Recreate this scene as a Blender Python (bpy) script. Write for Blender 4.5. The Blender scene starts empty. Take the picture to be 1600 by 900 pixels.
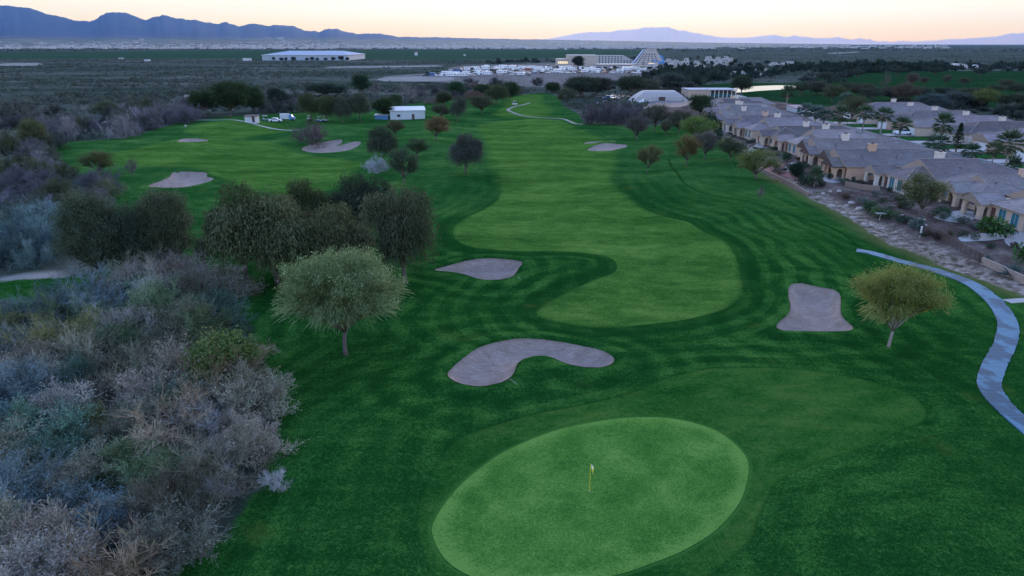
import bpy, math, random
import numpy as np
R = math.radians
rng = np.random.default_rng(11)
random.seed(11)
sc = bpy.context.scene
COL = sc.collection

# ------------------------------------------------------------------ camera
H = 27.5
PITCH = R(19.7)
CP, SP = math.cos(PITCH), math.sin(PITCH)
FP = 1067.0            # focal length in photo pixels (photo 1600 wide)
cam_d = bpy.data.cameras.new('camera')
cam = bpy.data.objects.new('camera', cam_d)
COL.objects.link(cam)
cam.location = (0, 0, H)
cam.rotation_euler = (math.pi / 2 - PITCH, 0, 0)
cam_d.sensor_width = 36.0
cam_d.lens = 36.0 * FP / 1600.0
cam_d.clip_start = 0.5
cam_d.clip_end = 120000
sc.camera = cam

def W(px, py, z=0.0):
    s = (px - 800) / FP; t = (450 - py) / FP
    k = (z - H) / (-SP + t * CP)
    return k * s, k * (CP + t * SP)

def top_z(y, py):
    "height that shows at photo row py when it stands at distance y"
    t = (450 - py) / FP
    return H + y * (t * CP - SP) / (CP + t * SP)

def zc(y, z):
    return y * CP - (z - H) * SP

def catmull(pts, n=6, closed=True):
    P = np.array(pts, float); m = len(P); out = []
    rngk = range(m) if closed else range(m - 1)
    for i in rngk:
        if closed:
            p0, p1, p2, p3 = P[i - 1], P[i], P[(i + 1) % m], P[(i + 2) % m]
        else:
            p0, p1, p2, p3 = P[max(i - 1, 0)], P[i], P[i + 1], P[min(i + 2, m - 1)]
        for k in range(n):
            t = k / n
            out.append(0.5 * ((2 * p1) + (-p0 + p2) * t + (2 * p0 - 5 * p1 + 4 * p2 - p3) * t * t + (-p0 + 3 * p1 - 3 * p2 + p3) * t ** 3))
    if not closed: out.append(P[-1])
    return np.array(out)

def wpoly(px, n=5, smooth=True):
    P = [W(*p) for p in px]
    return catmull(P, n) if smooth else np.array(P)

def sdf(poly, X, Y):
    "signed distance, negative inside"
    X = np.asarray(X, float); Y = np.asarray(Y, float)
    d2 = np.full(X.shape, 1e18); ins = np.zeros(X.shape, bool)
    m = len(poly)
    for i in range(m):
        ax, ay = poly[i]; bx, by = poly[(i + 1) % m]
        ex, ey = bx - ax, by - ay
        l2 = ex * ex + ey * ey
        if l2 < 1e-12: continue
        wx, wy = X - ax, Y - ay
        t = np.clip((wx * ex + wy * ey) / l2, 0, 1)
        dx, dy = wx - t * ex, wy - t * ey
        d2 = np.minimum(d2, dx * dx + dy * dy)
        if ay != by:
            c = ((ay > Y) != (by > Y)) & (X < ex * (Y - ay) / (by - ay) + ax)
            ins ^= c
    d = np.sqrt(d2)
    return np.where(ins, -d, d)

def sst(a, b, x):
    t = np.clip((np.asarray(x, float) - a) / (b - a), 0, 1)
    return t * t * (3 - 2 * t)

# ------------------------------------------------------------------ objects
def tag(o, label=None, cat=None, group=None, kind=None):
    if label: o['label'] = label
    if cat: o['category'] = cat
    if group: o['group'] = group
    if kind: o['kind'] = kind
    return o

def link(name, me, parent=None):
    o = bpy.data.objects.new(name, me)
    COL.objects.link(o)
    if parent is not None: o.parent = parent
    return o

def empty(name, loc=(0, 0, 0), rz=0.0):
    o = bpy.data.objects.new(name, None)
    COL.objects.link(o)
    o.location = loc; o.rotation_euler = (0, 0, rz)
    o.empty_display_size = 0.3
    return o

def mesh_np(name, verts, polys, mats, midx=None, smooth=False, attrs=None):
    "polys: int array (n,k) of one arity or list of such arrays"
    if not isinstance(polys, list): polys = [polys]
    polys = [np.asarray(p, np.int64) for p in polys if len(p)]
    me = bpy.data.meshes.new(name)
    verts = np.asarray(verts, np.float32)
    me.vertices.add(len(verts)); me.vertices.foreach_set('co', verts.ravel())
    loops = np.concatenate([p.ravel() for p in polys])
    tot = np.concatenate([np.full(len(p), p.shape[1]) for p in polys])
    start = np.concatenate([[0], np.cumsum(tot)[:-1]])
    me.loops.add(len(loops)); me.loops.foreach_set('vertex_index', loops.astype(np.int32))
    me.polygons.add(len(tot)); me.polygons.foreach_set('loop_start', start.astype(np.int32))
    me.polygons.foreach_set('loop_total', tot.astype(np.int32))
    if midx is not None: me.polygons.foreach_set('material_index', np.asarray(midx, np.int32))
    me.polygons.foreach_set('use_smooth', np.full(len(tot), smooth))
    me.update(calc_edges=True)
    for k, v in (attrs or {}).items():
        v = np.asarray(v, np.float32)
        if len(v) == len(verts):
            a = me.attributes.new(k, 'FLOAT', 'POINT')
        else:
            a = me.attributes.new(k, 'FLOAT', 'FACE')
        a.data.foreach_set('value', v)
    for m in (mats if isinstance(mats, (list, tuple)) else [mats]): me.materials.append(m)
    return me

class MB:
    "collects polygons into one mesh"
    def __init__(s): s.v = []; s.f = []; s.m = []
    def poly(s, pts, m=0):
        n = len(s.v); s.v += [tuple(p) for p in pts]; s.f.append(list(range(n, n + len(pts)))); s.m.append(m); return s
    def add(s, vs, fs, m=0):
        n = len(s.v); s.v += [tuple(p) for p in vs]
        for f in fs: s.f.append([n + i for i in f]); s.m.append(m)
        return s
    def box(s, x0, x1, y0, y1, z0, z1, m=0):
        v = [(x0, y0, z0), (x1, y0, z0), (x1, y1, z0), (x0, y1, z0), (x0, y0, z1), (x1, y0, z1), (x1, y1, z1), (x0, y1, z1)]
        return s.add(v, [(3, 2, 1, 0), (4, 5, 6, 7), (0, 1, 5, 4), (1, 2, 6, 5), (2, 3, 7, 6), (3, 0, 4, 7)], m)
    def extrude(s, outline, axis, a, b, m=0):
        "outline: list of 2-D points, extruded along axis between a and b"
        def at(p, k):
            if axis == 'x': return (k, p[0], p[1])
            if axis == 'y': return (p[0], k, p[1])
            return (p[0], p[1], k)
        n = len(outline)
        v = [at(p, a) for p in outline] + [at(p, b) for p in outline]
        fs = [list(range(n))[::-1], list(range(n, 2 * n))]
        for i in range(n): fs.append((i, (i + 1) % n, n + (i + 1) % n, n + i))
        return s.add(v, fs, m)
    def tube(s, path, radii, sides=6, m=0, cap=True):
        P = np.array(path, float); n = len(P)
        if np.isscalar(radii): radii = [radii] * n
        rings = []
        for i in range(n):
            d = P[min(i + 1, n - 1)] - P[max(i - 1, 0)]; d /= (np.linalg.norm(d) + 1e-9)
            u = np.cross(d, (0, 0, 1) if abs(d[2]) < .9 else (1, 0, 0)); u /= np.linalg.norm(u); w = np.cross(d, u)
            rings.append([P[i] + radii[i] * (math.cos(2 * math.pi * k / sides) * u + math.sin(2 * math.pi * k / sides) * w) for k in range(sides)])
        v = [p for r in rings for p in r]; fs = []
        for i in range(n - 1):
            for k in range(sides):
                a = i * sides + k; b = i * sides + (k + 1) % sides
                fs.append((a, b, b + sides, a + sides))
        if cap: fs += [list(range(sides))[::-1], list(range((n - 1) * sides, n * sides))]
        return s.add(v, fs, m)
    def build(s, name, mats, parent=None, smooth=False, bevel=0):
        me = bpy.data.meshes.new(name)
        me.from_pydata(s.v, [], s.f)
        for m in (mats if isinstance(mats, (list, tuple)) else [mats]): me.materials.append(m)
        me.polygons.foreach_set('material_index', s.m)
        if smooth: me.polygons.foreach_set('use_smooth', [True] * len(s.f))
        me.update()
        o = link(name, me, parent)
        return o

def copy_tree(o, parent=None):
    c = o.copy(); COL.objects.link(c); c.parent = parent
    for ch in list(o.children): copy_tree(ch, c)
    return c

# ------------------------------------------------------------------ node helper
class N:
    def __init__(s, name):
        s.mat = bpy.data.materials.new(name); s.mat.use_nodes = True
        s.t = s.mat.node_tree; s.t.nodes.clear()
        s.out = s.t.nodes.new('ShaderNodeOutputMaterial')
    def n(s, typ, **kw):
        x = s.t.nodes.new(typ)
        for k, v in kw.items(): setattr(x, k, v)
        return x
    def l(s, a, b):
        s.t.links.new(a, b)
    def put(s, sock, v):
        if isinstance(v, bpy.types.NodeSocket): s.l(v, sock)
        elif isinstance(v, (tuple, list)) and sock.type == 'RGBA' and len(v) == 3: sock.default_value = (*v, 1)
        else: sock.default_value = v
    def coord(s, which='Object'): return s.n('ShaderNodeTexCoord').outputs[which]
    def geo(s, which='Position'): return s.n('ShaderNodeNewGeometry').outputs[which]
    def mapping(s, vec, scale=(1, 1, 1), rot=(0, 0, 0)):
        m = s.n('ShaderNodeMapping'); s.l(vec, m.inputs[0]); m.inputs['Scale'].default_value = scale; m.inputs['Rotation'].default_value = rot
        return m.outputs[0]
    def noise(s, vec, scale, detail=3, rough=.55, dist=0):
        x = s.n('ShaderNodeTexNoise'); s.l(vec, x.inputs['Vector'])
        x.inputs['Scale'].default_value = scale; x.inputs['Detail'].default_value = detail
        x.inputs['Roughness'].default_value = rough; x.inputs['Distortion'].default_value = dist
        return x.outputs['Fac']
    def vor(s, vec, scale, feature='F1', out='Distance'):
        x = s.n('ShaderNodeTexVoronoi', feature=feature); s.l(vec, x.inputs['Vector']); x.inputs['Scale'].default_value = scale
        return x.outputs[out]
    def m(s, op, a, b=0.0, c=0.0, clamp=False):
        x = s.n('ShaderNodeMath', operation=op, use_clamp=clamp)
        s.put(x.inputs[0], a); s.put(x.inputs[1], b)
        if len(x.inputs) > 2: s.put(x.inputs[2], c)
        return x.outputs[0]
    def ss(s, v, a, b, lo=0.0, hi=1.0):
        x = s.n('ShaderNodeMapRange', interpolation_type='SMOOTHSTEP')
        s.put(x.inputs[0], v); s.put(x.inputs[1], a); s.put(x.inputs[2], b); s.put(x.inputs[3], lo); s.put(x.inputs[4], hi)
        return x.outputs[0]
    def mr(s, v, a, b, lo=0.0, hi=1.0):
        x = s.n('ShaderNodeMapRange')
        s.put(x.inputs[0], v); s.put(x.inputs[1], a); s.put(x.inputs[2], b); s.put(x.inputs[3], lo); s.put(x.inputs[4], hi)
        return x.outputs[0]
    def mix(s, f, a, b, blend='MIX'):
        x = s.n('ShaderNodeMix', data_type='RGBA', blend_type=blend)
        s.put(x.inputs[0], f); s.put(x.inputs[6], a); s.put(x.inputs[7], b)
        return x.outputs[2]
    def ramp(s, f, stops):
        x = s.n('ShaderNodeValToRGB'); s.put(x.inputs[0], f)
        e = x.color_ramp.elements
        while len(e) < len(stops): e.new(.5)
        for k, (p, c) in enumerate(stops): e[k].position = p; e[k].color = (*c, 1)
        return x.outputs[0]
    def attr(s, name, out='Fac', typ='GEOMETRY'):
        x = s.n('ShaderNodeAttribute', attribute_name=name, attribute_type=typ)
        return x.outputs[out]
    def oinfo(s, out): return s.n('ShaderNodeObjectInfo').outputs[out]
    def bump(s, h, strength=.3, dist=.05):
        b = s.n('ShaderNodeBump'); b.inputs['Strength'].default_value = strength; b.inputs['Distance'].default_value = dist
        s.l(h, b.inputs['Height']); return b.outputs[0]
    def bsdf(s, color, rough=.8, metal=0., spec=.3, normal=None, emit=None, estr=0.):
        b = s.n('ShaderNodeBsdfPrincipled')
        s.put(b.inputs['Base Color'], color); s.put(b.inputs['Roughness'], rough); s.put(b.inputs['Metallic'], metal)
        b.inputs['Specular IOR Level'].default_value = spec
        if normal is not None: s.l(normal, b.inputs['Normal'])
        if emit is not None: s.put(b.inputs['Emission Color'], emit); b.inputs['Emission Strength'].default_value = estr
        s.l(b.outputs[0], s.out.inputs[0]); return s.mat

def flat(name, color, rough=.7, var=.15, scale=3., metal=0., spec=.3, emit=None, estr=0.):
    n = N(name); v = n.noise(n.coord(), scale, 4, .6)
    c = n.mix(v, tuple(k * (1 - var) for k in color), tuple(min(1, k * (1 + var)) for k in color))
    return n.bsdf(c, rough, metal, spec, emit=emit, estr=estr)
LEFT_PROF = [(-700,20),(-300,8),(0,6),(40,10),(60,12),(85,22),(105,25),(120,31),(145,33),(158,30),(165,25),(175,20),(185,19),(195,18.5),(205,20),(215,23),(225,28),(235,31),(243,28),(250,26),(262,23),(272,25),(280,28),(288,28),(300,31),(312,31),(320,33),(332,34.5),(345,37),(352,35.5),(360,35.5),(370,38.5),(378,41),(386,38),(395,36.5),(410,38),(420,40),(427,39.5),(433,37.5),(440,39),(455,40),(465,42),(480,47),(488,48),(493,47),(500,50),(508,47),(515,44),(522,45),(527,44),(545,50),(560,53),(568,52.5),(580,52),(595,52.5),(608,54),(620,57),(700,58.5),(780,60.5),(900,62.5),(1000,64.5),(1100,66.5),(1250,68.3),(1320,69)]
RIGHT_PROF = [(800,64),(860,60),(880,56.5),(890,54),(905,51),(930,50),(950,49),(970,46.5),(985,46),(998,44),(1005,43),(1015,42.3),(1025,43),(1035,42),(1043,41.5),(1050,45),(1058,47.5),(1065,47),(1080,50),(1100,54),(1120,57),(1140,59),(1160,58.5),(1180,56.5),(1190,55.5),(1198,56),(1206,53),(1213,54.5),(1220,56.5),(1232,57),(1240,55.5),(1250,57),(1265,58),(1280,59.5),(1295,59.5),(1302,58.5),(1307,56.5),(1315,59),(1325,61.5),(1333,61.5),(1341,59),(1350,62),(1357,60.5),(1365,64),(1374,65),(1382,64),(1395,66),(1405,63.5),(1420,64.5),(1432,65),(1445,63.5),(1460,63.5),(1480,61),(1495,61),(1510,60),(1530,58.5),(1545,57),(1555,57),(1565,54),(1575,52),(1590,51),(1605,52),(1650,50),(1750,56),(1900,60),(2200,62)]
# ------------------------------------------------------------------ outlines traced as places on the ground
GREEN = wpoly([(675.6,841),(681,815),(707,777),(741,744),(790,710),(865,680),(940,665),(996,660),(1052,662),(1109,676),(1146,699),(1167,725),(1167,755),(1154,792),(1120,830),(1071,860),(1015,882),(962,899),(880,914),(800,917),(740,906),(697,880)])
B_KIDNEY = wpoly([(700,594),(706,582),(724,566),(748,550),(780,540),(820,534),(868,537),(908,543),(940,550),(959,562),(954,572),(932,578),(892,579),(876,576),(860,570),(836,570),(812,578),(802,596),(788,604),(752,609),(720,605)])
B_UPPER = wpoly([(679,426),(708,419),(740,414),(776,413.6),(814,419),(810,428),(800,438),(772,442),(748,440),(724,433),(700,429)])
B_RIGHT = wpoly([(1214,509),(1231,495),(1234,483),(1231,470),(1233,454),(1248,451),(1276,456),(1310,464),(1314,494),(1333,513),(1314,518),(1269,519),(1221,517)])
B_LEFT = wpoly([(232,292),(262,281),(275,273),(320,272.5),(324,279),(335,284),(320,292),(290,298),(255,297)])
B_MIDLEFT = wpoly([(471,232),(490,227),(530,224.5),(535,229),(527,232),(560,228),(562,232),(540,238),(505,239),(485,237)])
B_FARLEFT = wpoly([(277,221),(290,217),(310,217),(326,221),(320,226),(300,228),(282,225)])
B_FAR1 = wpoly([(912,226),(925,222),(950,222),(962,225),(945,228),(922,228)])
B_FAR2 = wpoly([(918,236),(940,230),(975,229.5),(978,233),(955,238),(930,238)])
BUNKERS = [(B_KIDNEY,.8),(B_UPPER,.85),(B_RIGHT,.75),(B_LEFT,.8),(B_MIDLEFT,.6),(B_FARLEFT,.6),(B_FAR1,.5),(B_FAR2,.5)]
FAIR1 = wpoly([(748,198),(757,220),(764,245),(766,260),(776,274),(783,292),(782,308),(774,320),(754,334),(730,346),(712,358),(709,370),(714,380),(736,393),(770,398),(820,400),(900,399),(948,402),(963,412),(962,424),(938,437),(900,452),(868,466),(845,482),(840,491),(860,500),(900,507),(940,510),(1000,505),(1060,498),(1120,484),(1152,468),(1159,450),(1155,432),(1147,405),(1130,382),(1100,367),(1075,351),(1040,342),(1005,330),(982,317),(957,297),(954,272),(961,247),(952,225),(930,212),(900,203),(880,192),(850,188),(800,188)])
FAIR2 = wpoly([(165,252),(240,225),(330,215),(420,222),(480,240),(540,248),(568,256),(540,285),(480,302),(400,302),(345,284),(300,266),(230,262)])
FAIR3 = wpoly([(800,152),(845,148),(845,160),(862,172),(850,182),(800,184),(775,180),(785,168)])
FAIR4 = wpoly([(290,205),(340,196),(440,196),(460,204),(400,212),(330,213)])
APRON = wpoly([(900,637),(980,616),(1040,592),(1100,578),(1160,575),(1240,576),(1303,584.5),(1371,601),(1420,620),(1445,647),(1439,669),(1405,688),(1349,719),(1285,737),(1224,756),(1201,779),(1183,817),(1167,855),(1100,905),(1000,935),(800,950),(690,915),(655,850),(655,796),(680,735),(715,691),(764,669),(827,650)])
TURF = wpoly([(200,1000),(330,860),(400,780),(430,700),(410,600),(380,500),(330,440),(200,470),(0,472),(-120,480),(-120,444),(60,436),(170,425),(180,330),(110,260),(75,245),(100,225),(200,212),(290,190),(330,185),(420,180),(480,172),(600,172),(640,163),(700,158),(780,150),(830,147),(845,145),(870,150),(880,165),(905,178),(915,192),(985,198),(1060,195),(1110,210),(1150,232),(1185,262),(1215,285),(1245,305),(1300,330),(1340,352),(1385,378),(1440,398),(1475,418),(1540,443),(1600,466),(1750,520),(2000,600),(2300,1000)],3)
TURF2 = wpoly([(1060,138),(1120,131),(1180,129),(1240,129),(1290,117),(1400,111),(1600,111),(1900,112),(1900,172),(1600,167),(1440,172),(1330,162),(1290,172),(1215,163),(1150,152)],3)
POND = wpoly([(1138,140),(1155,136),(1190,133.5),(1230,132.5),(1245,135),(1232,138.5),(1190,141),(1150,144)])
GRAVEL = np.array([(46,50),(46,150),(52,230),(58,300),(70,345),(178,345),(178,50)], float)
LOT = wpoly([(600,119),(700,112),(720,103),(900,98),(1000,103),(1060,108),(1010,119),(905,131),(880,136),(780,134),(700,129),(640,126)],3)
FIELD = [wpoly([(-500,92),(330,91),(600,91),(960,88),(1000,79),(700,78),(300,79.5),(-500,86)],3), wpoly([(540,92),(560,82),(640,80),(900,81),(880,91)],2)]
TRACKS = [(wpoly([(520,104),(680,102),(680,104.3),(520,106)],2)), wpoly([(600,121),(700,119),(700,126),(600,127)],2), wpoly([(285,149),(328,146),(328,151),(300,153)],3),
          wpoly([(0,99),(60,98),(60,103),(0,103)],2), wpoly([(118,168),(150,165),(150,169),(120,170)],2), wpoly([(0,432),(90,424),(90,440),(0,446)],3), wpoly([(1400,130+66),(1500,206),(1600,216),(1600,220),(1480,212)],2),
          wpoly([(1290,83),(1345,80.5),(1340,82),(1300,84.5)],2), wpoly([(1560,160),(1600,156),(1600,162),(1560,162)],2)]
CARTPATH = np.array([W(*p) for p in [(1338,392),(1362,395.5),(1407,407.6),(1462,423),(1510,442),(1537.6,461),(1562,487),(1574,514),(1569,542),(1555,569.5),(1544.5,600),(1555,624.6),(1579,649),(1606,672),(1660,715),(1740,770)]])
CARTPATH = catmull(CARTPATH, 10, closed=False)
FARPATH = catmull([W(*p) for p in [(828,160),(805,166),(794,172),(797,176),(815,181),(850,184.5),(878,186),(890,190),(900,195),(912,197)]], 8, closed=False)
LEFTPATH = catmull([W(*p) for p in [(290,187),(340,192),(390,197),(455,203),(480,203)]], 6, closed=False)
MIDPATH = catmull([W(*p) for p in [(330,392),(352,383),(372,376),(395,371)]], 6, closed=False)

# mounds: photo px, py of the crest, radius (m), height (m)
MOUNDS = [(1180,300,11,1.6),(1085,280,10,1.3),(700,250,10,1.5),(655,228,11,1.7),(590,276,8,1.2),(690,302,9,1.3),(885,420,6,1.0),(842,588,3.6,.9),
          (1290,440,6,.5),(700,205,13,1.8),(545,225,8,1.0),(520,206,11,1.5),(345,197,15,1.8),(300,228,8,.8),(770,520,9,.6),(640,345,10,.8),(1040,380,0.1,0),
          (940,232,6,.8),(1350,585,12,.5),(1230,480,5,.4),(1010,300,9,1.0),(760,400,7,.5),(640,500,9,.6),(1180,640,10,.35),(1450,760,8,.6),(1330,830,9,.5),(560,700,8,.5),(960,225,5,.7),(1130,330,9,.9),(430,280,14,.6),(730,340,7,.7),(260,262,10,.7),
          (800,205,16,.5),(880,230,14,.5),(840,260,12,.4),(900,300,12,.4),(840,330,10,.3)]
MOUNDS = [(*W(a, b), r, h) for a, b, r, h in MOUNDS]

def grow_axis(lo, hi, step, a, b, r):
    c = list(np.arange(lo, hi + 1e-6, step))
    s = step; x = hi
    while x < b: s *= r; x += s; c.append(x)
    s = step; x = lo; left = []
    while x > a: s *= r; x -= s; left.append(x)
    return np.array(left[::-1] + c)

GX = grow_axis(-60, 80, .55, -30000, 30000, 1.05)
gy = list(np.arange(8, 112, .5)) + list(np.arange(112, 180, .8)) + list(np.arange(180, 330, 1.25))
s_, y_ = 1.25, gy[-1]
while y_ < 30000: s_ *= 1.05; y_ += s_; gy.append(y_)
s_, y_ = .5, 8.
pre = []
while y_ > -3000: s_ *= 1.25; y_ -= s_; pre.append(y_)
GY = np.array(pre[::-1] + gy)
X, Y = np.meshgrid(GX, GY)

def field(x, y):
    near = sst(420, 250, y) * sst(-190, -130, x) * sst(75, 55, x) * sst(-30, 0, y)
    h = near * (0.30 * np.sin(x / 6.3 + 1.1 * np.sin(y / 17.)) * np.sin(y / 8.1 + .8 * np.sin(x / 13.)) + .28 * np.sin(x / 15. + y / 22. + 1.) + .22 * np.sin(y / 11.5 - x / 31.))
    for mx, my, r, a in MOUNDS:
        d2 = ((x - mx) ** 2 + ((y - my) * .8) ** 2) / (r * r)
        h = h + a * np.exp(-d2)
    return h

Hn = field(X, Y)
inb = (Y > 20) & (Y < 420) & (np.abs(X) < 260)
D = {}
far = np.full(X.shape, 999.)
def fsdf(poly, mask=None):
    out = far.copy(); 
    if mask is None: mask = np.ones(X.shape, bool)
    out[mask] = sdf(poly, X[mask], Y[mask]); return out
near_m = (Y > 0) & (Y < 500) & (np.abs(X) < 320)
mid_m = (Y > 100) & (Y < 9000) & (np.abs(X) < 9000)
D['d_green'] = fsdf(GREEN, near_m)
D['d_fair'] = np.minimum.reduce([fsdf(p, near_m) for p in (FAIR1, FAIR2, FAIR3, FAIR4)])
D['d_apron'] = fsdf(APRON, near_m)
D['d_turf'] = fsdf(TURF, near_m)
D['d_turf2'] = fsdf(TURF2, mid_m)
D['d_gravel'] = fsdf(GRAVEL, near_m)
D['d_lot'] = fsdf(LOT, mid_m)
D['d_field'] = np.minimum.reduce([fsdf(p, mid_m) for p in FIELD])
D['d_track'] = np.minimum.reduce([fsdf(p, mid_m | near_m) for p in TRACKS])
D['d_pond'] = fsdf(POND, mid_m)
d_b = [fsdf(p, near_m) for p, _ in BUNKERS]
D['d_bunk'] = np.minimum.reduce(d_b)
def line_dist(line, mask):
    out = far.copy(); xs, ys = X[mask], Y[mask]; d2 = np.full(xs.shape, 1e18)
    for (ax, ay), (bx, by) in zip(line[:-1], line[1:]):
        ex, ey = bx - ax, by - ay; t = np.clip(((xs - ax) * ex + (ys - ay) * ey) / (ex * ex + ey * ey + 1e-9), 0, 1)
        d2 = np.minimum(d2, (xs - ax - t * ex) ** 2 + (ys - ay - t * ey) ** 2)
    out[mask] = np.sqrt(d2); return out
PATHS = [(CARTPATH, .93), (FARPATH, .7), (LEFTPATH, .6), (MIDPATH, 1.3)]
RIDGE_SHADE = catmull([W(*q) for q in [(1045,248),(1049,259),(1058,278),(1071,296),(1109,315),(1161,325),(1225,342),(1282,353),(1319,368),(1342,386)]], 8, closed=False)
D['d_ridge_shade'] = line_dist(RIDGE_SHADE, near_m)
D['d_path'] = np.minimum.reduce([line_dist(l, near_m) - w for l, w in PATHS])
# the putting green is almost level, the house terrace is a step up
g = sst(6, -2, D['d_green'])
tilt = .25 + .02 * (Y - 38) * 1.0 + .12 * np.sin(X / 5.) * np.sin(Y / 6.)
Hn = Hn * (1 - g) + tilt * g
terr = sst(0, 9, D['d_turf']) * sst(6, -3, D['d_gravel'])
Hn = Hn * (1 - terr) + terr * 1.3
for d, (_, dep) in zip(d_b, BUNKERS):
    Hn = Hn - dep * sst(.25, -1.5, d) + .38 * np.exp(-((d - .9) / 1.1) ** 2)
Hn = Hn - .6 * sst(4, -3, D['d_pond'])
Hdrop = (.30 * sst(0.0, -.9, D['d_bunk']) + .12 * sst(0., -.8, D['d_green']) + .25 * sst(.1, -.7, D['d_path']) + 1.5 * sst(0, -2, D['d_pond']))

def interp(A, x, y):
    i = int(np.clip(np.searchsorted(GX, x) - 1, 0, len(GX) - 2)); j = int(np.clip(np.searchsorted(GY, y) - 1, 0, len(GY) - 2))
    u = (x - GX[i]) / (GX[i + 1] - GX[i]); v = (y - GY[j]) / (GY[j + 1] - GY[j])
    return float((A[j, i] * (1 - u) + A[j, i + 1] * u) * (1 - v) + (A[j + 1, i] * (1 - u) + A[j + 1, i + 1] * u) * v)
def interp_v(A, x, y):
    i = np.clip(np.searchsorted(GX, x) - 1, 0, len(GX) - 2); j = np.clip(np.searchsorted(GY, y) - 1, 0, len(GY) - 2)
    u = (x - GX[i]) / (GX[i + 1] - GX[i]); v = (y - GY[j]) / (GY[j + 1] - GY[j])
    return (A[j, i] * (1 - u) + A[j, i + 1] * u) * (1 - v) + (A[j + 1, i] * (1 - u) + A[j + 1, i + 1] * u) * v
def hgt(x, y): return interp(Hn, x, y)
def PT(px, py):
    z = 0.
    for _ in range(5):
        x, y = W(px, py, z); z = hgt(x, y)
    return x, y, z

# ------------------------------------------------------------------ ground material
def grass_tex(n, pos):
    fine = n.noise(pos, 2.2, 5, .7); mid = n.noise(pos, .35, 4, .6); big = n.noise(pos, .06, 3, .55)
    speck = n.noise(pos, 9., 3, .7)
    return fine, mid, big, speck

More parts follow.
